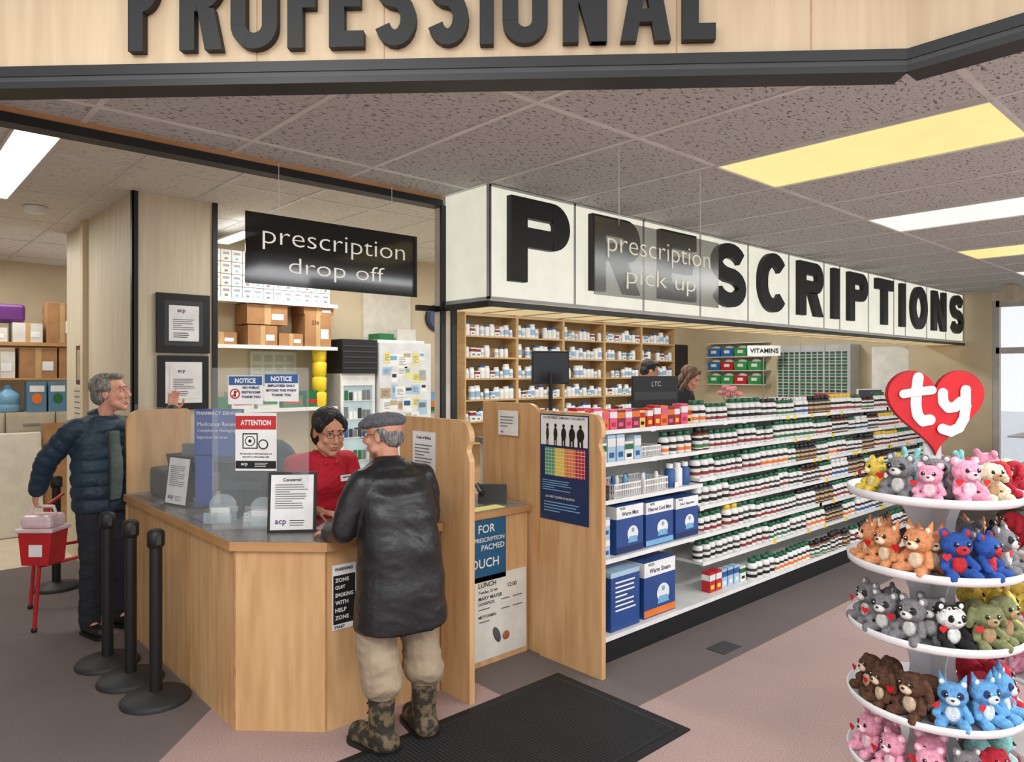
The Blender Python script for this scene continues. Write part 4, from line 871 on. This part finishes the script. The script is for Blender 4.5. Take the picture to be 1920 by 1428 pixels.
for z in(1.20,.95,.66,.38): MB().lathe([(.02,z-.01),(.30,z-.01),(.31,z+.02),(.30,z),(.02,z)],(T2.x,T2.y,0),SW,28).obj('tray',t)
MB().cyl(T2,T2+Z*1.4,.03,.03,SW).lathe([(.25,0),(.25,.03)],(T2.x,T2.y,0),SW,24).obj('pole',t)
for z,l in((1.20,['cream','red','brown','pink']),(.95,['brown','red','grey','orange']),(.66,['yellow','yellow','olive','cream']),(.38,['red','pink','red','pink'])): tray(z,l+l[:2],.22,-130,60,1.1,T2)
c=T2+Vector((-.30,-.16,.385));MB().ob(c+Z*.07,CAMR,Z,.16,.12,.004,PAPER).text('$6.99',c+Z*.07-CAMF*.001,.05,CAMR,Z,RED,bold=.03).obj('price_sign',label='white card with red price on the toy rack',category='price sign')
for i,x in enumerate((8.3,9.6)):
    t=thing('shelving_unit','dark retail shelving with assorted goods near the window','shelving',(x,1.7,0));y=1.45 if i==0 else 1.95
    MB().box(x,x+.9,y,y+.04,0,1.35,DGREY).box(x,x+.9,y-.3,y+.3,0,.1,BLACK).obj('frame',t)
    for z in(.35,.7,1.05): MB().box(x,x+.9,y-.28,y+.28,z-.02,z,LGREY).obj('shelf',t)
    for z in(.1,.35,.7,1.05):
        for k in range(7): MB().box(x+.03+.12*k,x+.12+.12*k,y-.26,y-.12,z+.001,z+R(.14,.26),random.choice([BLUE,RED,PAPER,DGREY,LB,GREEN])).obj('product_carton',label='assorted carton on the dark retail shelf',category='box',group='cartons on the retail shelves')

# ---------- people
SKINS={'f':(218,164,140),'t':(206,154,124),'m':(198,148,122)}
def rotm(yaw,pitch,roll=0): return Matrix.Rotation(yaw,3,'Z')@Matrix.Rotation(pitch,3,'X')@Matrix.Rotation(roll,3,'Y')
def hand(b,W,D,Pn,Sd,curl,mat,sc=1):
    W=Vector(W);D=Vector(D).normalized();Pn=Vector(Pn);Pn=(Pn-D*Pn.dot(D)).normalized();Sv=D.cross(Pn)*Sd
    Ls=[.068,.076,.070,.055]
    for i in range(4):
        o=(.030-.0195*i)*sc;k=W+D*(.088-.004*abs(i-1.2))*sc+Sv*o
        b.cap(W+Sv*o*.6+D*.012,k,.0125*sc,.0115*sc,mat,8);p=k;ang=0
        for j,(fr,cu_) in enumerate(((.45,.5),(.32,1.0),(.23,.7))):
            ang+=curl*cu_;d=(D*math.cos(ang)+Pn*math.sin(ang)+Sv*(.10-.07*i)*(1-curl*.6)).normalized()
            q_=p+d*Ls[i]*fr*1.05*sc;b.cap(p,q_,(.0092-.0008*j)*sc,(.0086-.0008*j)*sc,mat,8);p=q_
    p0=W+D*.02*sc+Sv*.022*sc;p1=p0+(D*.5+Sv*.8+Pn*.2).normalized()*.04*sc;p2=p1+(D*.85+Sv*.35+Pn*(.2+curl*.5)).normalized()*.034*sc;p3=p2+(D*.9+Sv*.05+Pn*(.3+curl*.6)).normalized()*.026*sc
    b.chain([p0,p1,p2,p3],[.014*sc,.0115*sc,.0098*sc,.0085*sc],mat,8)
def person(loc,ang,J,skin,label,hair,outfit,hc=(60,50,45),vox=.0062,hands=((.5,None),(.5,None)),fem=False,smile=False,glasses=False,hs=1.0,sc=1.0):
    J={k:Vector(v) for k,v in J.items()}
    sk=M('skin_'+skin,SKINS[skin],.65,rgb2=tuple(v*e for v,e in zip(SKINS[skin],(.95,.88,.86))),ns=22)
    b=MB();pe,ch,nk,hd=J['pelvis'],J['chest'],J['neck'],J['head'];Rh=rotm(*J['hrot']) if 'hrot' in J else Matrix.Identity(3)
    k=.9 if fem else 1
    b.sph(pe,(.14,.095,.11),sk);b.sph((pe+ch)/2,(.12*k,.085,.13),sk);b.sph(ch-Z*.02,(.145*k,.09,.12),sk);b.cap(ch,nk-Z*.03,.075*k,.050,sk);b.cap(nk-Z*.02,hd+Rh@Vector((0,-.015,-.06)),.052*k,.052*k,sk)
    for s_ in('R','L'):
        sh_,el,wr,hi,kn,an,to=[J[n+s_] for n in('sh','el','wr','hi','kn','an','to')]
        b.cap(nk+(sh_-nk)*.2-Z*.04,sh_-Z*.02,.040,.040*k,sk);b.chain([sh_-Z*.02,sh_+(el-sh_)*.4,el,el+(wr-el)*.3,wr],[.042*k,.044*k,.038*k,.04*k,.026*k],sk)
        b.chain([hi,kn,kn+(an-kn)*.3,an],[.076,.055,.056,.036],sk);b.cap(an,to,.034,.026,sk)
    H=lambda x,y,z: hd+Rh@Vector((x,y,z))
    def hsc(m,i0=0):
        for v in range(i0,len(m.v)): m.v[v]=tuple(hd+(Vector(m.v[v])-hd)*hs)
    i0=len(b.v)
    b.sph(H(0,-.012,.032),(.074,.093,.084),sk,18,Rh);b.sph(H(0,.022,-.03),(.058,.064,.080),sk,18,Rh);b.sph(H(0,.064,-.096),(.024,.022,.018),sk,12,Rh)
    b.cap(H(0,.088,.014),H(0,.108,-.022),.0075,.0115,sk,10)
    for s_ in(-1,1):
        b.sph(H(s_*.011,.096,-.03),.0085,sk,8);b.sph(H(s_*.075,-.005,-.004),(.009,.019,.031),sk,10,Rh);b.sph(H(s_*.036,.062,-.022),(.023,.023,.022),sk,10,Rh)
        b.sph(H(s_*.03,.079,.036),(.024,.012,.008),sk,10,Rh);b.cap(H(s_*.05,.03,-.06),H(0,.06,-.092),.024,.021,sk,10)
    b.sph(H(0,.084,-.056),(.024,.010,.007),sk,10,Rh);b.sph(H(0,.082,-.068),(.021,.010,.007),sk,10,Rh)
    hsc(b,i0)
    for i,s_ in enumerate(('R','L')):
        cu_,spec=hands[i];wr=J['wr'+s_];el=J['el'+s_];D=(wr-el).normalized();Pn=Vector((1,0,0)) if s_=='L' else Vector((-1,0,0))
        if spec: D,Pn=Vector(spec[0]),Vector(spec[1])
        hand(b,wr,D,Pn,-1 if s_=='R' else 1,cu_,sk,.95*k)
    o=blob(b,'person',sk,vox=vox,it=2,label=label,category='person');o.location=loc;o.rotation_euler=(0,0,ang);o.scale=(sc,)*3
    for s_ in(-1,1):
        e=MB().sph(H(s_*.029,.0775,.012),(.0125,.008,.0068),M('eye_white',(222,214,208),.2),10,Rh).sph(H(s_*.0285,.0835,.012),(.0052,.004,.0058),M('iris_dark',(44,30,24),.15),8,Rh).cap(H(s_*.018,.0865,.0185),H(s_*.041,.080,.0175),.0018,.0018,M('lash',(50,34,28),.8),6);hsc(e);e.obj('eye',o,True)
        e=MB().cap(H(s_*.016,.090,.034),H(s_*.044,.078,.036),.0035,.0028,M('brow_%d'%hc[0],tuple(v*.8 for v in hc),.8),8);hsc(e);e.obj('eyebrow',o,True)
    lp=M('lips_'+skin,(170,96,90),.6);e=MB().sph(H(0,.0905,-.056),(.021,.005,.0045),lp,10,Rh).sph(H(0,.089,-.067),(.018,.005,.005),lp,10,Rh)
    if smile: e.sph(H(0,.0925,-.0615),(.019,.003,.004),M('teeth',(236,232,224),.3),10,Rh)
    hsc(e);e.obj('lips',o,True)
    if glasses:
        g=MB()
        for s_ in(-1,1):
            g.tube([H(s_*.03+.019*math.cos(a),.098,.008+.014*math.sin(a)) for a in [2*math.pi*q_/12 for q_ in range(13)]],.0013,BLACK,6);g.tube([H(s_*.049,.097,.012),H(s_*.078,.0,.012)],.0013,BLACK,6)
        g.tube([H(-.011,.1,.01),H(.011,.1,.01)],.0013,BLACK,6);hsc(g);g.obj('glasses',o,True)
    hm=M('hair_%d_%d'%(hc[0],hc[2]),hc,.6,rgb2=tuple(v*.5 for v in hc),ns=70,st=(1,1,.25),bump=.7,bs=110)
    hb=MB();hair(hb,H,Rh,hm);hsc(hb);blob(hb,'hair',hm,o,.005,1,fold=(.006,55,18))
    outfit(o,J,H,Rh,hsc);return o
def h_short(b,H,Rh,m):
    b.sph(H(0,-.03,.05),(.082,.088,.078),m,16,Rh);b.sph(H(0,-.055,-.005),(.074,.055,.065),m,14,Rh);b.sph(H(0,.035,.098),(.06,.045,.022),m,14,Rh)
    for s_ in(-1,1): b.sph(H(s_*.068,-.004,.03),(.016,.035,.03),m,10,Rh)
def h_bald(b,H,Rh,m):
    b.sph(H(0,-.055,-.01),(.072,.05,.055),m,14,Rh)
    for s_ in(-1,1): b.sph(H(s_*.068,-.02,.01),(.014,.035,.03),m,10,Rh)
def h_bun(b,H,Rh,m):
    b.sph(H(0,-.03,.05),(.082,.092,.08),m,16,Rh);b.sph(H(0,-.06,-.02),(.074,.055,.08),m,14,Rh);b.sph(H(0,-.115,-.02),.04,m,12)
    for s_ in(-1,1): b.sph(H(s_*.066,.015,.045),(.02,.05,.04),m,10,Rh);b.cap(H(s_*.02,.055,.100),H(s_*.066,.035,.03),.020,.016,m,10)
def h_long(b,H,Rh,m):
    b.sph(H(0,-.03,.05),(.088,.098,.084),m,16,Rh);b.sph(H(0,-.06,-.07),(.09,.06,.12),m,14,Rh)
    for s_ in(-1,1): b.cap(H(s_*.075,.01,.04),H(s_*.082,-.0,-.12),.026,.03,m,10);b.cap(H(s_*.02,.05,.10),H(s_*.075,.03,.03),.022,.02,m,10)
def limbs(b,J,pr,mat,ks,rs):
    for s_ in pr: b.chain([J[k+s_] for k in ks],rs,mat,14)
def base_top(b,J,m,add=.022,hem=-.05,k=1):
    pe,ch,nk=J['pelvis'],J['chest'],J['neck'];md=(pe+ch)/2
    b.loft([(pe.x,pe.y,pe.z+hem,.155+add*.7,.115+add*.5),(md.x,md.y,md.z,.135*k+add,.105+add),(ch.x,ch.y,ch.z,.16*k+add,.115+add),(ch.x,ch.y+.01,ch.z+.10,.135*k+add,.10+add*.6),(nk.x,nk.y,nk.z-.015,.078,.070)],m,pw=.9)
    for s_ in'RL': b.cap(nk+(J['sh'+s_]-nk)*.25-Vector((0,0,.030)),J['sh'+s_]-Vector((0,0,.012)),.066,.056*k+add*.5,m)
def trousers(o,J,m,r=(.095,.075,.066),f=.0,fold=(.010,10,20)):
    b=MB();b.sph(J['pelvis'],(.158,.12,.12),m)
    for s_ in'RL':
        e=J['an'+s_]+Vector((0,0,f));b.chain([J['hi'+s_],J['kn'+s_],e],list(r),m,14)
    blob(b,'trousers',m,o,.008,3,fold=fold)
def shoe(o,J,m,sole,h=.09,name='shoe',w=.045,fold=None):
    for s_ in'RL':
        a,t_=J['an'+s_],J['to'+s_];b=MB();d=(t_-a);d.z=0;d.normalize()
        b.cap(Vector((a.x,a.y,.05))-d*.035,Vector((t_.x,t_.y,.042)),w,w*.86,m);b.cap(Vector((a.x,a.y,.05)),Vector((a.x,a.y,h)),w,w*1.05,m)
        for v in range(len(b.v)):
            p=b.v[v]
            if p[2]<.012: b.v[v]=(p[0],p[1],.012)
        so=blob(b,name,m,o,.007,2,fold=fold)
        q=MB();A=Vector((a.x,a.y,0))-d*.035;B=Vector((t_.x,t_.y,0));nrm=Vector((-d.y,d.x,0));pl=[]
        for k in range(9): an=math.pi/2+math.pi*k/8;pl.append(A+d*math.cos(an)*w*1.05+nrm*math.sin(an)*w*1.05)
        for k in range(9): an=-math.pi/2+math.pi*k/8;pl.append(B+d*math.cos(an)*w+nrm*math.sin(an)*w)
        q.prism([(p.x,p.y) for p in pl],(0,0,.022),X,Y,.022,sole).obj('sole',so,True)
        if name=='boot':
            l=MB();r_=w+.006
            for k in range(4): z=.13+.045*k;l.tube([Vector((a.x,a.y,z))+d*r_*math.cos(e)+nrm*r_*math.sin(e) for e in(-.7,-.25,.25,.7)],.004,BLACK,6)
            l.obj('lace',so,True)
def J0(**k):
    J=dict(pelvis=(0,0,.93),chest=(0,0,1.25),neck=(0,-.01,1.43),head=(0,.025,1.575),shR=(.185,0,1.39),elR=(.23,-.03,1.11),wrR=(.24,.08,.88),shL=(-.185,0,1.39),elL=(-.23,-.03,1.11),wrL=(-.24,.08,.88),hiR=(.09,0,.9),hiL=(-.09,0,.9),knR=(.10,.01,.49),knL=(-.10,.01,.49),anR=(.10,-.02,.085),anL=(-.10,-.02,.085),toR=(.12,.14,.03),toL=(-.12,.14,.03))
    J.update(k);return J
def out_c(o,J,H,Rh,hsc):
    m=M('black_leather',(27,27,30),.42,rgb2=(20,20,23),ns=5,bump=.15,bs=40);b=MB()
    b.loft([(0,0,.56,.230,.182),(0,0,.70,.218,.175),(0,.01,.90,.203,.165),(0,.035,1.06,.198,.155),(0,.06,1.17,.198,.145),(0,.08,1.25,.180,.120),(0,.095,1.30,.125,.090),(0,.10,1.335,.078,.072)],m,amp=.0,pw=.9)
    for s_ in'RL':
        g=1 if s_=='R' else -1
        b.cap(Vector((.05*g,.09,1.272)),J['sh'+s_]+Vector((-.014*g,0,-.028)),.058,.064,m)
        b.chain([J['sh'+s_]+Vector((-.008*g,0,-.034)),(J['sh'+s_]+J['el'+s_])/2,J['el'+s_],J['wr'+s_]],[.070,.067,.060,.047],m,14)
    jk=blob(b,'leather_jacket',m,o,.008,4,fold=(.011,5,9))
    c=MB().sph(J['neck']+Vector((0,.0,.018)),(.074,.070,.028),m,16);blob(c,'collar',m,jk,.007,2)
    km=M('khaki_cloth',(160,143,120),.85,rgb2=(144,127,106),ns=6,bump=.3,bs=40);trousers(o,J,km,(.086,.092,.096),f=.24,fold=(.018,7,14))
    cm=M('camo_boot',(104,88,64),.8,rgb2=(42,36,28),ns=22,det=3,lo=.45,hi=.55);shoe(o,J,cm,BLACK,.31,'boot',.060,fold=(.005,18,25))
    gm=M('grey_wool_cap',(100,102,108),.9,rgb2=(80,82,88),ns=90,bump=.4,bs=150)
    q=MB();q.sph(H(0,-.008,.070),(.092,.115,.044),gm,18,Rh);q.sph(H(0,.035,.062),(.086,.09,.030),gm,16,Rh);hsc(q);hat=blob(q,'flat_cap',gm,o,.006,3,fold=(.004,20,20))
    q=MB().sph(H(0,.108,.046),(.066,.042,.007),gm,14,Rh);hsc(q);q.obj('cap_brim',hat,True)
J=J0(pelvis=(0,0,.85),chest=(0,.06,1.14),neck=(0,.10,1.31),head=(0,.155,1.445),shR=(.175,.07,1.265),elR=(.250,.12,1.03),wrR=(.18,.30,.985),shL=(-.175,.07,1.265),elL=(-.250,.10,1.02),wrL=(-.20,.31,.975),hiR=(.10,0,.82),hiL=(-.10,0,.82),knR=(.12,.03,.46),knL=(-.12,.03,.46),anR=(.12,-.02,.085),anL=(-.12,-.02,.085),toR=(.15,.13,.04),toL=(-.15,.13,.04),hrot=(.55,-.10))
person((1.93,2.90,.0),0,J,'m','person in black leather coat, khaki trousers and grey cap at counter',h_bald,out_c,(150,150,150),hands=((.5,((-.4,.9,-.1),(0,0,-1))),(.35,((.3,.95,-.05),(0,0,-1)))),glasses=True)
def out_k(o,J,H,Rh,hsc):
    m=M('red_polo',(200,26,50),.8,rgb2=(178,20,42),ns=8,bump=.3,bs=60);b=MB();base_top(b,J,m,.02,k=.92)
    for s_ in'RL': sh_,el=J['sh'+s_]-Z*.012,J['el'+s_];b.cap(sh_,sh_+(el-sh_)*.75,.062,.060,m,14)
    po=blob(b,'polo_shirt',m,o,.007,3,fold=(.009,9,12))
    nk=J['neck']
    for s_ in(-1,1):
        q=MB().cap(nk+Vector((s_*.055,-.03,.015)),nk+Vector((s_*.03,.075,-.045)),.013,.015,m,8);blob(q,'collar',m,po,.006,2)
    MB().ob(J['chest']+Vector((-.085,.152,.03)),(-1,-.15,0),(0,-.15,1),.075,.035,.006,PAPER).ob(J['chest']+Vector((-.085,.1535,.035)),(-1,-.15,0),(0,-.15,1),.055,.006,.001,BLUE).obj('name_badge',o,True)
    trousers(o,J,BLACK);shoe(o,J,BLACK,BLACK)
J=J0(pelvis=(0,-.06,.86),chest=(0,.02,1.10),neck=(0,.07,1.265),head=(0,.12,1.395),shR=(.165,.03,1.22),elR=(.21,.08,.99),wrR=(.12,.27,.975),shL=(-.165,.03,1.22),elL=(-.21,.08,.99),wrL=(-.10,.27,.975),hiR=(.085,-.06,.84),hiL=(-.085,-.06,.84),knR=(.1,-.03,.47),knL=(-.1,-.03,.47),anR=(.1,-.08,.085),anL=(-.1,-.08,.085),toR=(.12,.08,.03),toL=(-.12,.08,.03),hrot=(-.05,-.22))
person((2.05,3.94,0),math.radians(-93)-math.pi/2,J,'t','person in a red polo shirt with name badge behind the counter',h_bun,out_k,(34,26,26),hands=((.4,((-.5,.8,-.1),(0,0,-1))),(.4,((.5,.8,-.1),(0,0,-1)))),fem=True,glasses=True,hs=1.1,sc=1.01)
def out_p(o,J,H,Rh,hsc):
    m=M('teal_puffer',(30,56,76),.58,rgb2=(22,42,58),ns=5,bump=.2,bs=40);sw=M('grey_green_sweater',(88,100,96),.9,bump=.3)
    b=MB();base_top(b,J,sw,.012);b.loft([(0,.070,.90,.050,.060),(0,.080,1.1,.050,.066),(0,.055,1.36,.045,.06)],sw);blob(b,'sweater',sw,o,.008,3,fold=(.006,14,14))
    b=MB()
    b.loft([(0,-.03,.82,.175,.135),(0,-.035,.95,.185,.135),(0,-.04,1.2,.185,.132),(0,-.045,1.34,.170,.115),(0,-.035,1.42,.12,.090),(0,-.03,1.46,.085,.075)],m,amp=.014,pitch=.088,step=.008)
    for s_ in'RL':
        b.cap(J['neck']+(J['sh'+s_]-J['neck'])*.35-Vector((0,.01,.040)),J['sh'+s_]-Vector((0,0,.015)),.070,.072,m)
        b.sleeve([J['sh'+s_]-Vector((0,0,.015)),J['el'+s_],J['wr'+s_]],[.070,.064,.048],m,.009)
    b.sph(J['neck']+Vector((0,-.03,.015)),(.085,.062,.04),m,16)
    pj=blob(b,'puffer_jacket',m,o,.0075,2,fold=(.006,14,22))
    for s_ in(-1,1): MB().tube([(s_*.054,.102,1.38),(s_*.058,.124,1.2),(s_*.058,.128,1.0),(s_*.058,.126,.86)],.005,BLACK).obj('zip',pj,True)
    for s_ in(-1,1):
        c=MB().cap(J['neck']+Vector((s_*.05,-.01,.02)),J['neck']+Vector((s_*.025,.075,-.04)),.014,.016,sw,8);blob(c,'collar',sw,o,.006,2)
    trousers(o,J,M('black_trousers',(30,32,40),.85));shoe(o,J,BLACK,BLACK)
J=J0(pelvis=(0,-.03,.95),chest=(0,-.05,1.27),neck=(0,-.03,1.46),head=(-.02,.02,1.615),shR=(.185,-.06,1.39),elR=(.25,-.25,1.17),wrR=(.235,-.385,.955),shL=(-.185,-.04,1.39),elL=(-.36,.06,1.23),wrL=(-.37,.19,1.48),hiR=(.09,-.03,.92),hiL=(-.09,-.03,.92),hrot=(.65,.1))
person((1.27,5.50,0),math.radians(-70)-math.pi/2,J,'f','grey-haired person in teal puffer jacket waving, hand on red container',h_short,out_p,(158,152,146),hands=((.7,((-.0,-.35,-.9),(-.9,.1,-.2))),(.12,((0,.1,1),(.4,.9,0)))),smile=True,hs=1.12)
def out_w(m,mp):
    def f(o,J,H,Rh,hsc):
        b=MB();base_top(b,J,m,.02)
        limbs(b,J,'RL',m,('sh','el','wr'),(.066,.056,.042));blob(b,'shirt',m,o,.010,3,fold=(.009,9,12));trousers(o,J,mp);shoe(o,J,BLACK,BLACK)
    return f
person((6.45,4.85,.2),math.radians(-35)-math.pi/2,J0(wrR=(.15,.28,1.1),wrL=(-.15,.28,1.1),hrot=(0,-.35)),'t','person with short dark hair in white coat looking down',h_short,out_w(M('white_coat',(226,226,228),.8),BLACK),(34,28,26),vox=.008,glasses=True)
person((6.42,4.42,.2),math.radians(-75)-math.pi/2,J0(pelvis=(0,0,.95),chest=(0,.03,1.21),neck=(0,.06,1.38),head=(0,.12,1.50),shR=(.17,.04,1.33),shL=(-.17,.04,1.33),elR=(.22,.06,1.10),elL=(-.22,.06,1.10),wrR=(.12,.24,1.14),wrL=(-.12,.24,1.14),hiR=(.09,0,.92),hiL=(-.09,0,.92),hrot=(0,-.5)),'f','person with long brown hair in dark clothes looking down',h_long,out_w(M('dark_top',(36,34,40),.8),BLACK),(124,90,64),vox=.008,fem=True)
